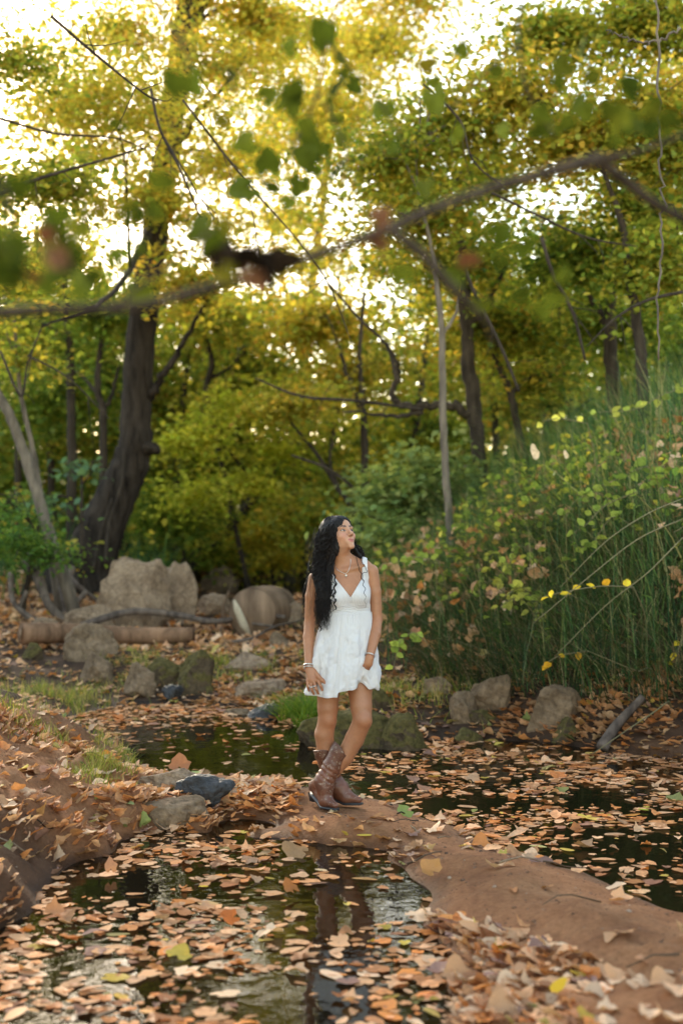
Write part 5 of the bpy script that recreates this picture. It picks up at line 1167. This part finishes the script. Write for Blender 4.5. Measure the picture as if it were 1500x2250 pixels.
bz = q[:, 2] - (.0235 + .004 * np.cos((np.abs(q[:, 0]) - .034) / .022 * 1.3) - .10 * np.clip(np.abs(q[:, 0]) - .040, 0, 1))
bw = .0050 * np.clip(1.25 - (np.abs(q[:, 0]) - .014) / .040, .25, 1)
blend((hd & (q[:, 1] > .045) & (np.abs(q[:, 0]) > .011) & (np.abs(q[:, 0]) < .053) & (np.abs(bz) < bw)) * .92, (.022, .014, .010))
blend((hd & (q[:, 1] > .092) & (np.abs(np.abs(q[:, 0]) - .0075) < .0038) & (np.abs(q[:, 2] + .0345) < .0022)) * .8, (.12, .04, .03))  # nostrils
for tip in (J(714, 1501, -.133), J(705, 1516, -.126)):
    blend(np.exp(-np.sum((BV - tip) ** 2, 1) / .007 ** 2) * .8, (.68, .36, .30))   # nails
mott = .05 * vnoise(BV[:, 0] * 1.0 + BV[:, 1], BV[:, 2], 91, .06) + .03 * vnoise(BV[:, 0] + BV[:, 1], BV[:, 2], 92, .02)
skin = skin * (1 + mott)[:, None]
for jp, rr, am in ((kR + (0, -.05, 0), .05, .30), (kL + (0, -.05, 0), .05, .32), (eR, .04, .25), (eL, .04, .25), (J(688, 1497, -.12), .022, .22)):
    blend(am * np.exp(-np.sum((BV - jp) ** 2, 1) / rr ** 2), (.36, .125, .065))
blend(np.where(zrel < .75, .22, 0.0), (.34, .14, .065))
def mat_skin():
    m, nt, out = newmat('skin'); b = nd(nt, 'ShaderNodeBsdfPrincipled'); a = nd(nt, 'ShaderNodeAttribute', attribute_name='col')
    n = noisetex(nt, texco(nt), 60, 4); v = ramp(nt, n.outputs[0], [(.3, (.93, .92, .91)), (.7, (1.05, 1.04, 1.04))]).outputs[0]
    nt.links.new(mixc(nt, 1.0, a.outputs['Color'], v, 'MULTIPLY'), b.inputs['Base Color']); b.inputs['Roughness'].default_value = .48
    b.inputs['Subsurface Weight'].default_value = .12; b.inputs['Subsurface Radius'].default_value = (.012, .005, .003); b.inputs['Subsurface Scale'].default_value = .6
    n2 = noisetex(nt, texco(nt), 420, 2); nt.links.new(bump(nt, n2.outputs[0], .06, .001), b.inputs['Normal'])
    nt.links.new(b.outputs[0], out.inputs[0]); return m
person = thing('person', 'person in short white dress and brown cowboy boots standing on the sandbar looking up', 'person', tuple(base))
part('body', mesh_np('body', BV, [BF], skin), mat_skin(), person)

# ---------------- dress: bodice follows the torso, skirt flares
T = Field(np.arange(base[0] - .26, base[0] + .34, .006), np.arange(PD - .26, PD + .22, .006), np.arange(J(0, 1560)[2], J(0, 1200)[2], .006))
T.cone(J(752, 1455, .0), J(757, 1405, .0), .125, .118, .04, 1.28); T.cone(J(757, 1410), wai, .116, .110, .04, 1.35); T.cone(wai, che, .110, .122, .04, 1.38); T.cone(che, J(758, 1268, .01), .122, .085, .04, 1.42)
T.cone(J(718, 1268, .01), J(800, 1250, .01), .050, .050, .05, 1.1); T.ell(J(740, 1312, -.062), (.056, .052, .052), .035); T.ell(J(786, 1310, -.062), (.056, .052, .052), .035)
T.cone(J(757, 1262, .012), H(0, -.018, -.085), .052, .0475, .03); T.cone(J(730, 1252, .015), J(752, 1232, .015), .030, .034, .04); T.cone(J(790, 1240, .015), J(762, 1230, .015), .030, .034, .04)
def pxx(V): return 750 + FPX * V[..., 0] / V[..., 1]
def pyy(V): return HOR + FPX * (CAM_H - V[..., 2]) / V[..., 1]
def ringsurf(zs, th, cfun, off):
    """radius where the torso field equals off, from the axis cfun(z)"""
    Z, TH = np.meshgrid(zs, th, indexing='ij'); cx, cy = cfun(Z); r = np.full(Z.shape, .0); 
    lo = np.full(Z.shape, .01); hi = np.full(Z.shape, .26)
    for _ in range(18):
        mid = (lo + hi) / 2; Pn = np.stack([cx + mid * np.cos(TH), cy + mid * np.sin(TH), Z], -1); f = T.sample(Pn) < off; lo = np.where(f, mid, lo); hi = np.where(f, hi, mid)
    return np.stack([cx + lo * np.cos(TH), cy + lo * np.sin(TH), Z], -1), TH
zu, zt = J(0, 1346)[2], J(0, 1215)[2]; nzb, nth = 200, 520
axf = lambda Z: (np.interp(Z, [J(0, 1346)[2], J(0, 1298)[2], J(0, 1240)[2]], [wai[0], che[0], J(760, 0)[0]]), np.interp(Z, [J(0, 1346)[2], J(0, 1240)[2]], [PD, PD + .012]))
th = np.linspace(0, 2 * math.pi, nth, endpoint=False)
S, TH = ringsurf(np.linspace(zu, zt, nzb), th, axf, .007)
bxp, byp = pxx(S), pyy(S); front = np.sin(TH) < .15
# gathers below the bust and above the seam
wrk = np.clip(1 - np.abs(byp - 1320) / 34, 0, 1) * front
S = S + (wrk * .0016 * np.sin(TH * 95 + 2 * vnoise(TH * 9, byp * .05, 3)))[..., None] * np.stack([np.cos(TH), np.sin(TH), TH * 0], -1)
bandf = np.clip((byp - 1326) / 3, 0, 1)
S = S + (bandf * .0035 + bandf * .0012 * np.sin(byp * 1.1 + 3 * vnoise(TH * 5, byp * .1, 5)))[..., None] * np.stack([np.cos(TH), np.sin(TH), TH * 0], -1)
vl = 719 + (1312 - byp) * -.0 ; VB = 1312.0
left_edge = 770 - (VB - byp) * .78; right_edge = 770 + (VB - byp) * .60       # the V neckline
infront = front & (byp < VB) & (bxp > np.maximum(left_edge, 722)) & (bxp < np.minimum(right_edge, 795))
arm_l = np.where(byp < 1300, 708 + (1300 - byp) * .17, 0); arm_r = np.where(byp < 1300, 817 - np.clip((1300 - byp), 0, 45) * .20 - np.clip(1255 - byp, 0, 60) * .05, 9e9)
keep = np.where(front, ~infront & (bxp > arm_l) & (bxp < arm_r), (byp > 1290) | ((np.abs(bxp - 718) < 5) | (np.abs(bxp - 801) < 5)))
strap = front & (byp < VB - 62) & ~((np.abs(bxp - 718 ) < 4.5) | (np.abs(bxp - 801) < 6.5))
keep &= ~strap & (byp > 1222)
idx = (np.arange(nzb - 1)[:, None] * nth + np.arange(nth)[None]); nx2 = (np.arange(nzb - 1)[:, None] * nth + (np.arange(nth)[None] + 1) % nth)
kf = (keep[:-1] & keep[1:] & np.roll(keep, -1, 1)[:-1] & np.roll(keep, -1, 1)[1:]).ravel()
bq = np.stack([idx.ravel(), nx2.ravel(), nx2.ravel() + nth, idx.ravel() + nth], 1)[kf]
def mat_cloth():
    m, nt, out = newmat('white_gauze'); b = nd(nt, 'ShaderNodeBsdfPrincipled'); v = texco(nt)
    w1 = nd(nt, 'ShaderNodeTexWave', wave_type='BANDS', bands_direction='X'); w1.inputs['Scale'].default_value = 95; w2 = nd(nt, 'ShaderNodeTexWave', wave_type='BANDS', bands_direction='Z'); w2.inputs['Scale'].default_value = 95
    for w in (w1, w2): w.inputs['Distortion'].default_value = 1.5; nt.links.new(v, w.inputs[0])
    n = noisetex(nt, v, 14, 5); ad = nd(nt, 'ShaderNodeMath', operation='ADD'); nt.links.new(w1.outputs[1], ad.inputs[0]); nt.links.new(w2.outputs[1], ad.inputs[1])
    ad2 = nd(nt, 'ShaderNodeMath', operation='MULTIPLY_ADD'); nt.links.new(n.outputs[0], ad2.inputs[0]); ad2.inputs[1].default_value = 4.0; nt.links.new(ad.outputs[0], ad2.inputs[2])
    c = ramp(nt, ad.outputs[0], [(.2, (.68, .64, .64)), (.9, (.84, .80, .79))]); nt.links.new(c.outputs[0], b.inputs['Base Color'])
    b.inputs['Roughness'].default_value = .9; nt.links.new(bump(nt, ad2.outputs[0], .35, .003), b.inputs['Normal'])
    tr = nd(nt, 'ShaderNodeBsdfTranslucent'); tr.inputs[0].default_value = (.5, .47, .48, 1); mx = nd(nt, 'ShaderNodeMixShader'); mx.inputs[0].default_value = .15
    nt.links.new(b.outputs[0], mx.inputs[1]); nt.links.new(tr.outputs[0], mx.inputs[2]); nt.links.new(mx.outputs[0], out.inputs[0]); return m
M_CLOTH = mat_cloth()
def part2(name, me, mat, parent):
    n = len(me.vertices); co = np.empty(n * 3, np.float32); me.vertices.foreach_get('co', co); co = co.reshape(-1, 3) - base.astype(np.float32); me.vertices.foreach_set('co', co.ravel()); return obj(name, me, mat, parent)
def clean(V, F):
    F = np.asarray(F); u = np.unique(F); mp = np.full(len(V), -1); mp[u] = np.arange(len(u)); return V[u], mp[F]
def cloth(name, V, F, parent, thick=.002):
    V, F = clean(np.asarray(V).reshape(-1, 3), F); o = (part if parent is person else part2)(name, mesh_np(name, V, [F]), M_CLOTH, parent)
    md = o.modifiers.new('thickness', 'SOLIDIFY'); md.thickness = thick; md.offset = 1; return o
dress = cloth('dress', S, bq, person)
# skirt
nz2, nt2 = 90, 320
th = np.linspace(0, 2 * math.pi, nt2, endpoint=False); tt = np.linspace(0, 1, nz2); TT, TH = np.meshgrid(tt, th, indexing='ij')
ct, st = np.cos(TH), np.sin(TH)                       # st < 0 faces the camera
topc = np.array([wai[0] + .002, PD + .002]); botc = np.array([J(751, 0)[0], PD - .004])
hem = 1519 + 6 * np.cos(TH - 3.4) + 3 * np.sin(3 * TH + 1)                # photo row of the hem round the skirt
fr = np.clip(-st, 0, 1)
side = np.exp(-((TH - math.radians(306)) / .16) ** 2)                     # the slit at her left front, cloth lifted by the hand
hem = hem - 20 * side
hem = np.where((TH > math.radians(318)) & (TH < math.radians(352)), hem - 9 * np.sin((TH - math.radians(318)) / math.radians(34) * math.pi), hem)
hem = hem - 10 * fr * (ct > -.10) * (ct < .45)                            # front placket hangs a little shorter
z0 = J(0, 1344)[2]; zb = CAM_H - (hem - HOR) / FPX * PD
Z = z0 + (zb - z0) * TT
e = TT ** .85
rx = .131 + (.208 - .134) * (1.15 * e - .15 * e ** 2); ry = .100 + (.168 - .102) * (1.3 * e - .3 * e ** 2)
fold = e * (.012 * np.sin(9 * TH + .7) + .007 * np.sin(17 * TH + 2.0 + 1.5 * TT) + .006 * np.sin(5 * TH + 1.2 * TT * 3)) + .0035 * np.clip(1 - TT * 5, 0, 1) * np.sin(70 * TH)
fold = fold + e * .010 * vnoise(TH * 2.2, TT * 3.5, 9) + .0055 * vnoise(TH * 7, TT * 8, 10) * np.clip(TT * 3, 0, 1) + .0028 * vnoise(TH * 16, TT * 26, 12) * np.clip(TT * 3, 0, 1)
pl = np.exp(-((TH - math.radians(263)) / .10) ** 4); fold = fold * (1 - .8 * pl) + .006 * pl    # plain front placket
fold = fold + .014 * e * np.exp(-((TH - math.radians(340)) / .30) ** 2) * np.sin(TT * 3.1) + .008 * TT ** 3 * np.exp(-((TH - math.radians(335)) / .25) ** 2)
pk = np.clip((TT - .58) / .10, 0, 1) * np.clip((.95 - TT) / .05, 0, 1); fold = fold + .030 * pk * np.exp(-((TH - math.radians(303)) / .17) ** 2)      # cloth held out over the hand
fold = fold - .016 * side * np.clip(TT - .45, 0, 1) * 1.3
fold = fold + .0022 * np.exp(-((TT - .965) / .008) ** 2) * 1.0
cx = topc[0] + (botc[0] - topc[0]) * e; cy = topc[1] + (botc[1] - topc[1]) * e
SV = np.stack([cx + (rx + fold) * ct, cy + (ry + fold) * st, Z], -1)
i0 = (np.arange(nz2 - 1)[:, None] * nt2 + np.arange(nt2)[None]).ravel(); i1 = (np.arange(nz2 - 1)[:, None] * nt2 + (np.arange(nt2)[None] + 1) % nt2).ravel()
sk_o = cloth('skirt', SV, np.stack([i0, i1, i1 + nt2, i0 + nt2], 1)[:, ::-1], dress, .0022)
sk_o.location = (0, 0, 0)
# ---------------- boots
M_LEATHER = None
def mat_boot():
    m, nt, out = newmat('brown_leather'); b = nd(nt, 'ShaderNodeBsdfPrincipled'); v = texco(nt)
    n1 = noisetex(nt, v, 10, 5); n2 = noisetex(nt, texco(nt, scale=(1, 1, 3.2)), 24, 4); c = ramp(nt, n1.outputs[0], [(.3, (.085, .028, .016)), (.7, (.23, .085, .045))]).outputs[0]
    a = nd(nt, 'ShaderNodeAttribute', attribute_name='col'); sx = nd(nt, 'ShaderNodeSeparateColor'); nt.links.new(a.outputs['Color'], sx.inputs[0])
    # pale embroidered sprigs: rings of a distorted cell pattern inside the masked areas of shaft and toe
    vo = nd(nt, 'ShaderNodeTexVoronoi'); vo.inputs['Scale'].default_value = 48; nt.links.new(mixc(nt, .03, v, n2.outputs['Color']), vo.inputs['Vector'])
    rg = ramp(nt, vo.outputs['Distance'], [(.10, (0, 0, 0)), (.16, (1, 1, 1)), (.34, (1, 1, 1)), (.42, (0, 0, 0))]); n3_ = noisetex(nt, v, 120, 2); rg2 = ramp(nt, n3_.outputs[0], [(.50, (0, 0, 0)), (.60, (.8, .8, .8))])
    f = nd(nt, 'ShaderNodeMath', operation='MULTIPLY'); nt.links.new(rg.outputs[0], f.inputs[0]); nt.links.new(rg2.outputs[0], f.inputs[1]); f2 = nd(nt, 'ShaderNodeMath', operation='MULTIPLY'); nt.links.new(f.outputs[0], f2.inputs[0]); nt.links.new(sx.outputs[0], f2.inputs[1])
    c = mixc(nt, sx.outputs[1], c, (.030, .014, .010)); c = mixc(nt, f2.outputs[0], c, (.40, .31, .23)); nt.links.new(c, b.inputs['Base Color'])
    b.inputs['Roughness'].default_value = .42; nt.links.new(bump(nt, n2.outputs[0], .35, .006), b.inputs['Normal']); nt.links.new(b.outputs[0], out.inputs[0]); return m
M_LEATHER = mat_boot(); M_SOLE = mat_plain('dark_sole', (.030, .026, .026), .5)
def boot(label, top, ank, heel, ball, toe, r_top, dip, tilt_z):
    """western boot: shaft from top to ankle, foot to toe, stacked heel, thin sole"""
    top, ank, heel, ball, toe = [np.asarray(v) for v in (top, ank, heel, ball, toe)]
    lo = np.min([top, ank, heel, ball, toe], 0) - .11; hi = np.max([top, ank, heel, ball, toe], 0) + .11; hi[2] += .03
    F = Field(*[np.arange(lo[k], hi[k], .0042) for k in range(3)])
    ins = (ank + ball) / 2 + np.array([0, 0, .022])
    mid = top * .5 + ank * .5
    F.chain([top + (top - ank) * .16, top, mid, ank * .78 + top * .22, ank], [r_top * 1.06, r_top * 1.02, r_top * .95, .050, .046], .012)
    F.cone(ank, heel + (0, 0, .035), .046, .034, .03); F.cone(ank, ins, .046, .038, .03); F.cone(ins, ball + (0, 0, .018), .040, .036, .03); F.cone(ball + (0, 0, .018), toe + (0, 0, .012), .036, .017, .02)
    F.cone(heel + (0, 0, .02), ball + (0, 0, .012), .030, .033, .02)
    # wrinkles at the ankle
    g = np.stack(np.meshgrid(*F.a, indexing='ij'), -1); axd = (top - ank) / np.linalg.norm(top - ank); s = (g - ank) @ axd
    F.F += (.0028 * np.sin(s * 210 + 30 * g[..., 0]) * np.exp(-((s - .055) / .05) ** 2)).astype(np.float32)
    # hollow shaft with a dipped top edge
    L = np.linalg.norm(top - ank); hfw = ball - heel; hfw[2] = 0; hfw /= np.linalg.norm(hfw); rel = g - ank; fw = rel @ hfw - (s * (axd @ hfw)); sdv = np.cross([0, 0, 1], hfw); sd = rel @ sdv - s * (axd @ sdv)
    edge = L + .020 - dip * np.clip(1 - np.abs(sd) / (r_top * .8), 0, 1) ** 1 + dip * .5
    F.F = np.maximum(F.F, (s - edge).astype(np.float32)); inner = np.linalg.norm(rel - s[..., None] * axd, axis=-1) - (r_top * .84); F.F = np.where(s > L * .80, np.maximum(F.F, -inner), F.F).astype(np.float32)
    solez = heel[2] + .0; tfwd = np.clip(rel @ hfw, -1, 1)
    V, Q = F.nets()
    relv = V - ank; sv = relv @ axd; col = np.zeros((len(V), 3)); tv = (V - heel) @ hfw; LT = (toe - heel) @ hfw
    col[:, 0] = np.clip((sv - L * .55) / .05, 0, 1) + (tv > LT * .66) * (V[:, 2] > toe[2] + .012) ; col[:, 0] = np.clip(col[:, 0], 0, 1)
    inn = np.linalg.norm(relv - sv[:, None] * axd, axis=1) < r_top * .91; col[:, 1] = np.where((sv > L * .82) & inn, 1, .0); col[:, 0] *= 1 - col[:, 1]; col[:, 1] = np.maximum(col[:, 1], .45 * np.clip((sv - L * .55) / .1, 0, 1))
    bo = part('boot', mesh_np('boot', V, [Q], col), M_LEATHER, person); bo['label'] = label
    # sole and heel
    n = 40; t = np.linspace(0, 1, n); w = np.interp(t, [0, .12, .3, .5, .72, .88, 1], [.012, .030, .030, .029, .038, .028, .010])
    cl = heel[None] + (ball - heel)[None] * np.clip(t / .68, 0, 1)[:, None] + (toe - ball)[None] * np.clip((t - .68) / .32, 0, 1)[:, None]; cl[:, 2] -= np.interp(t, [0, .3, .68, 1], [.012, .014, .020, .010]); cl = cl + hfw * np.interp(t, [0, .1, 1], [-.030, -.02, .018])[:, None]
    sdn = sdv / np.linalg.norm(sdv); ringV = []
    for dz in (.008, -.003): ringV += [cl - sdn * (w + .005)[:, None] + (0, 0, dz), cl + sdn * (w + .005)[:, None] + (0, 0, dz)]
    VV = np.concatenate(ringV); a = np.arange(n - 1); fs = [np.stack([a, a + n, a + n + 1, a + 1], 1)[:, ::-1], np.stack([a + 2 * n, a + 3 * n, a + 3 * n + 1, a + 2 * n + 1], 1), np.stack([a, a + 1, a + 2 * n + 1, a + 2 * n], 1)[:, ::-1], np.stack([a + n, a + n + 1, a + 3 * n + 1, a + 3 * n], 1), np.array([[0, n, 3 * n, 2 * n]]), np.array([[n - 1, 3 * n - 1, 4 * n - 1, 2 * n - 1][::1]])]
    part2('sole', mesh_np('sole', VV, [np.concatenate(fs)], None, False), M_SOLE, bo)
    hc = heel + hfw * -.012 + np.array([0, 0, -.016]); hv = []; mm = 14
    for k, (sc, dz, bx) in enumerate(((1.0, .004, 0), (.93, -.016, .002), (.86, -.040, .006))):
        aa = np.arange(mm) / mm * 2 * math.pi; p = np.stack([np.cos(aa), np.sin(aa)], 1); p = np.sign(p) * np.abs(p) ** .6
        hv.append(hc + hfw * (p[:, :1] * .033 * sc + bx) + sdn * p[:, 1:] * .030 * sc + np.array([0, 0, dz]))
    hv = np.concatenate(hv); a = np.arange(mm); b2 = (a + 1) % mm; q_ = [np.stack([a + k * mm, b2 + k * mm, b2 + (k + 1) * mm, a + (k + 1) * mm], 1)[:, ::-1] for k in range(2)]; hv = np.concatenate([hv, [hv[2 * mm:].mean(0)]]); tri = np.stack([a + 2 * mm, b2 + 2 * mm, a * 0 + 3 * mm], 1)[:, ::-1]
    part2('heel', mesh_np('heel', hv, [np.concatenate(q_), tri], None, False), M_SOLE, bo)
boot('embroidered brown boot of the standing leg, toe to the right', J(713, 1652, .025), J(734, 1722, .05), J(727, 1746, .085), J(762, 1756, .015), J(789, 1761, -.03), .056, .030, 0)
boot('embroidered brown boot crossed in front with its heel raised', J(748, 1650, -.055), J(712, 1716, -.055), J(692, 1737, .05), J(716, 1764, -.08), J(737, 1773, -.14), .058, .034, 0)
# ---------------- jewellery
M_SILVER = mat_plain('silver', (.62, .58, .54), .28, 1.0, 60, .2)
def ringtube(c, nrm, rx_, r, n=36, sides=6, bead=0.0):
    nrm = np.asarray(nrm, float); nrm /= np.linalg.norm(nrm); u = np.cross(nrm, [0, 1, 0.1]); u /= np.linalg.norm(u); v = np.cross(nrm, u); a = np.arange(n + 1) / n * 2 * math.pi
    return tube(c + rx_ * (np.cos(a)[:, None] * u + np.sin(a)[:, None] * v), r * (1 + bead * np.sin(a * 14)), sides, caps=False)
for c, nn, r1, r2, nm in ((J(678, 1462, -.077), wR - J(678, 1400, 0.), .0265, .0045, 'bracelet'), (J(678, 1467, -.081), wR - J(678, 1400, 0.), .0265, .0035, 'bracelet'), (J(812, 1440, -.131), wL - J(824, 1393, -.055), .0262, .0042, 'bracelet'), (J(684, 1508, -.126), (0.1, .2, -1), .0115, .0032, 'ring'), (J(691, 1506, -.128), (0.2, .2, -1), .0115, .0028, 'ring')):
    V, F = ringtube(c, nn, r1, r2, bead=.3); mb = MB(); mb.add(V, F); part(nm, mb.mesh(nm), M_SILVER, person)
def on_skin(px, py, off=.002):
    d = np.linspace(PD - .24, PD + .1, 500); x = (px - 750) / FPX * d; z = CAM_H - (py - HOR) / FPX * d; f = B.sample(np.stack([x, d, z], -1)); i = np.where(f < off)[0]; i = i[0] if len(i) else 300
    return np.array([x[i], d[i], z[i]])
ch = np.array([on_skin(*p) for p in [(735, 1240), (738, 1248), (744, 1254), (752, 1258), (758, 1260), (764, 1256), (768, 1246), (770, 1236), (770, 1228)]]); V, F = tube(spline(ch, 40), .0016, 5); mb = MB(); mb.add(V, F); nk = part('necklace', mb.mesh('necklace'), M_SILVER, person)
pp = on_skin(760, 1265, .004); V, F = ico(2); mb = MB(); mb.add(V * (.006, .003, .0085) + pp, [F]); part2('pendant', mb.mesh('pendant'), M_SILVER, nk)

# ---------------- hair
rs = R(12); mb = MB()
HF = Field(np.arange(HC[0] - .14, HC[0] + .13, .0045), np.arange(HC[1] - .13, HC[1] + .16, .0045), np.arange(HC[2] - .34, HC[2] + .15, .0045))
HF.ell(H(0, -.020, .036), (.081, .100, .091), .01, HR3); HF.ell(H(0, .046, .047), (.066, .053, .056), .02, HR3)
HF.ell(H(-.056, .000, -.02), (.026, .050, .10), .03, HR3); HF.ell(H(.060, .000, -.02), (.024, .052, .085), .03, HR3); HF.ell(H(0, -.07, -.06), (.075, .045, .12), .03, HR3)
HF.cone(H(-.052, -.025, -.06), J(704, 1262, .02), .036, .036, .03); HF.cone(H(-.02, -.075, -.08), J(728, 1270, .10), .055, .05, .03)
# keep the face free: carve an oval in front, parted at the top
HF.ell(H(.004, .116, -.036), (.0480, .086, .109), .008, HR3, 'sub'); HF.ell(H(0, .10, -.10), (.052, .09, .06), .012, HR3, 'sub')
V, Q = HF.nets(); V = V + .0016 * np.sin(V[:, [2, 0, 1]] * 300 + V[:, [1, 2, 0]] * 170); mb.add(V, [Q])
def lock(pts, r, amp, wl, n=80, ph=None, sides=4, tip=.25):
    q = spline(np.array(pts), n); L = np.concatenate([[0], np.cumsum(np.linalg.norm(np.diff(q, axis=0), axis=1))]); ph = rs.uniform(0, 6.28) if ph is None else ph
    g = np.clip((L - .05) / .10, 0, 1) * amp; w = L / wl * 6.283 + ph; t_, N, B_ = frames(q)
    q = q + N * (g * np.cos(w))[:, None] + B_ * (g * np.sin(w) * .8)[:, None]
    rad = r * np.interp(np.linspace(0, 1, n), [0, .08, .7, 1], [.5, 1, .9, tip]); V, F = tube(q, rad, sides); mb.add(V, F)
def scalp(az, el, k=1.0):      # az 0 = forward, + = her left ; el up
    d = np.array([math.sin(az) * math.cos(el), math.cos(az) * math.cos(el), math.sin(el)]); return H(*(np.array([0, -.016, .034]) + d * np.array([.079, .094, .089]) * k))
# heavy side: falls at the picture left, before and behind her right shoulder, to the waist
for i in range(520):
    az = -rs.uniform(.75, 2.9); el = rs.uniform(-.1, 1.35); p0 = scalp(az, el, .97)
    p1 = H(-rs.uniform(.066, .098), math.cos(az) * .07 - .01 + rs.normal(0, .008), rs.uniform(-.03, .03))
    f = rs.uniform(0, 1); e_px = 672 + 48 * f + rs.normal(0, 3); infr = rs.uniform() < .62
    dy1 = (-.075 - .02 * rs.uniform() if infr else rs.uniform(.05, .12)); 
    p2 = J(690 + 26 * f + rs.normal(0, 3), 1240 + rs.normal(0, 6), (-.03 if infr else .07) + rs.normal(0, .012))
    if infr: e_px = 697 + 26 * f ** 1.2 + rs.normal(0, 2.5); p3 = J(e_px + 2, 1300, -.098 - .012 * rs.uniform()); p4 = J(e_px - 2, rs.uniform(1335, 1385), -.115 - .012 * rs.uniform())
    else: p3 = J(672 + 24 * f + rs.normal(0, 3), 1300, .07 + .03 * rs.uniform()); p4 = J(668 + 22 * f, rs.uniform(1320, 1366), .06 + .03 * rs.uniform())
    lock([p0, p1, p2, p3, p4], rs.uniform(.0009, .0032), rs.uniform(.004, .014), rs.uniform(.038, .085), 72)
# far side: tucked behind her left shoulder with a few curls forward
for i in range(110):
    az = rs.uniform(.8, 2.8); el = rs.uniform(-.1, 1.3); p0 = scalp(az, el, .97); p1 = H(rs.uniform(.062, .082), math.cos(az) * .06 - .01, rs.uniform(-.03, .03))
    lock([p0, p1, J(786 + rs.normal(0, 5), 1215, .07), J(790 + rs.normal(0, 8), 1255, .10), J(785 + rs.normal(0, 10), 1300, .115)], rs.uniform(.0014, .004), rs.uniform(.004, .010), rs.uniform(.04, .07))
# framing pieces along the face and loose curls over the dress
for i in range(46):
    t = (i % 23) / 22; p0 = scalp(-.12 - .6 * t, 1.25 - .75 * t, .985); p1 = H(-.058 - .010 * t, .052 - .03 * t, .035 - .02 * t) + rs.normal(0, .003, 3)
    lock([p0, p1, H(-.066, .035 - .02 * t, -.06), J(728 - 10 * t, 1250, -.07), J(724 - 10 * t, rs.uniform(1290, 1330), -.118)], rs.uniform(.0018, .0038), rs.uniform(.004, .009), rs.uniform(.04, .07))
for i in range(26):
    t = (i % 13) / 12; p0 = scalp(.12 + .6 * t, 1.25 - .75 * t, .985); lock([p0, H(.058, .052 - .03 * t, .03), H(.064, .035 - .02 * t, -.05), J(788 + 4 * t, 1222, -.0), J(790 + 6 * t, rs.uniform(1232, 1250), .03)], .0036, .006, .045)
for i in range(90):
    sgn = -1 if i % 3 else 1; az = sgn * rs.uniform(.05, .5); el = rs.uniform(1.15, 1.5); p0 = scalp(az, el, 1.0)
    lock([p0, scalp(sgn * rs.uniform(.7, 1.6), rs.uniform(.35, .9), 1.05), H(sgn * rs.uniform(.072, .092), rs.uniform(-.05, .045), -.01), H(sgn * rs.uniform(.070, .092), rs.uniform(-.06, .035), -.075)], rs.uniform(.0016, .0034), rs.uniform(.002, .006), rs.uniform(.05, .09), 44)
for i in range(55):          # flyaways
    s = rs.uniform(); side_ = rs.uniform() < .8; b0 = (688 if side_ else 792) + rs.normal(0, 5); y0 = rs.uniform(1150, 1300)
    q0 = J(b0, y0, rs.uniform(-.06, .06)); dx = (-1 if side_ else .6) * rs.uniform(2, 14)
    lock([q0, J(b0 + dx * .6, y0 + rs.uniform(15, 35), rs.uniform(-.06, .06)), J(b0 + dx * rs.uniform(.2, 1.2), y0 + rs.uniform(45, 85), rs.uniform(-.05, .06))], rs.uniform(.0005, .0009), rs.uniform(.003, .008), rs.uniform(.03, .06), 26, sides=3)
wisps = [([(734, 1225, -.06), (732, 1252, -.085), (737, 1280, -.115), (733, 1310, -.125), (738, 1340, -.128)], .0050, .007), ([(733, 1230, -.06), (728, 1260, -.09), (735, 1290, -.12), (736, 1330, -.128), (732, 1345, -.13)], .0032, .008),
         ([(782, 1222, -.03), (786, 1240, -.06), (793, 1262, -.09), (800, 1290, -.115), (803, 1335, -.12)], .0022, .006), ([(786, 1220, -.03), (797, 1238, -.05), (806, 1255, -.055), (796, 1262, -.09), (799, 1280, -.11)], .0018, .004),
         ([(716, 1265, -.1), (722, 1275, -.115), (716, 1282, -.12)], .0016, .004), ([(700, 1370, -.125), (706, 1380, -.13), (702, 1388, -.13)], .0038, .006), ([(680, 1240, .0), (674, 1262, .0), (670, 1300, .03), (667, 1340, .04)], .0016, .008), ([(690, 1180, .0), (682, 1215, .0), (674, 1250, .02)], .0013, .008), ([(692, 1160, .0), (684, 1190, .0), (680, 1225, .02)], .0012, .006), ([(676, 1270, .05), (666, 1300, .05), (670, 1350, .05)], .0018, .008)]
for pts, r, am in wisps: lock([J(*p) for p in pts], r, am, .045, 48, tip=.3)
def mat_hair():
    m, nt, out = newmat('black_hair'); b = nd(nt, 'ShaderNodeBsdfPrincipled'); n = noisetex(nt, texco(nt, scale=(1, 1, .3)), 160, 3)
    c = ramp(nt, n.outputs[0], [(.3, (.006, .005, .005)), (.7, (.018, .013, .011))]); nt.links.new(c.outputs[0], b.inputs['Base Color']); b.inputs['Roughness'].default_value = .5; b.inputs['Specular IOR Level'].default_value = .18
    nt.links.new(bump(nt, n.outputs[0], .4, .004), b.inputs['Normal']); nt.links.new(b.outputs[0], out.inputs[0]); return m
part('hair', mb.mesh('hair'), mat_hair(), person)
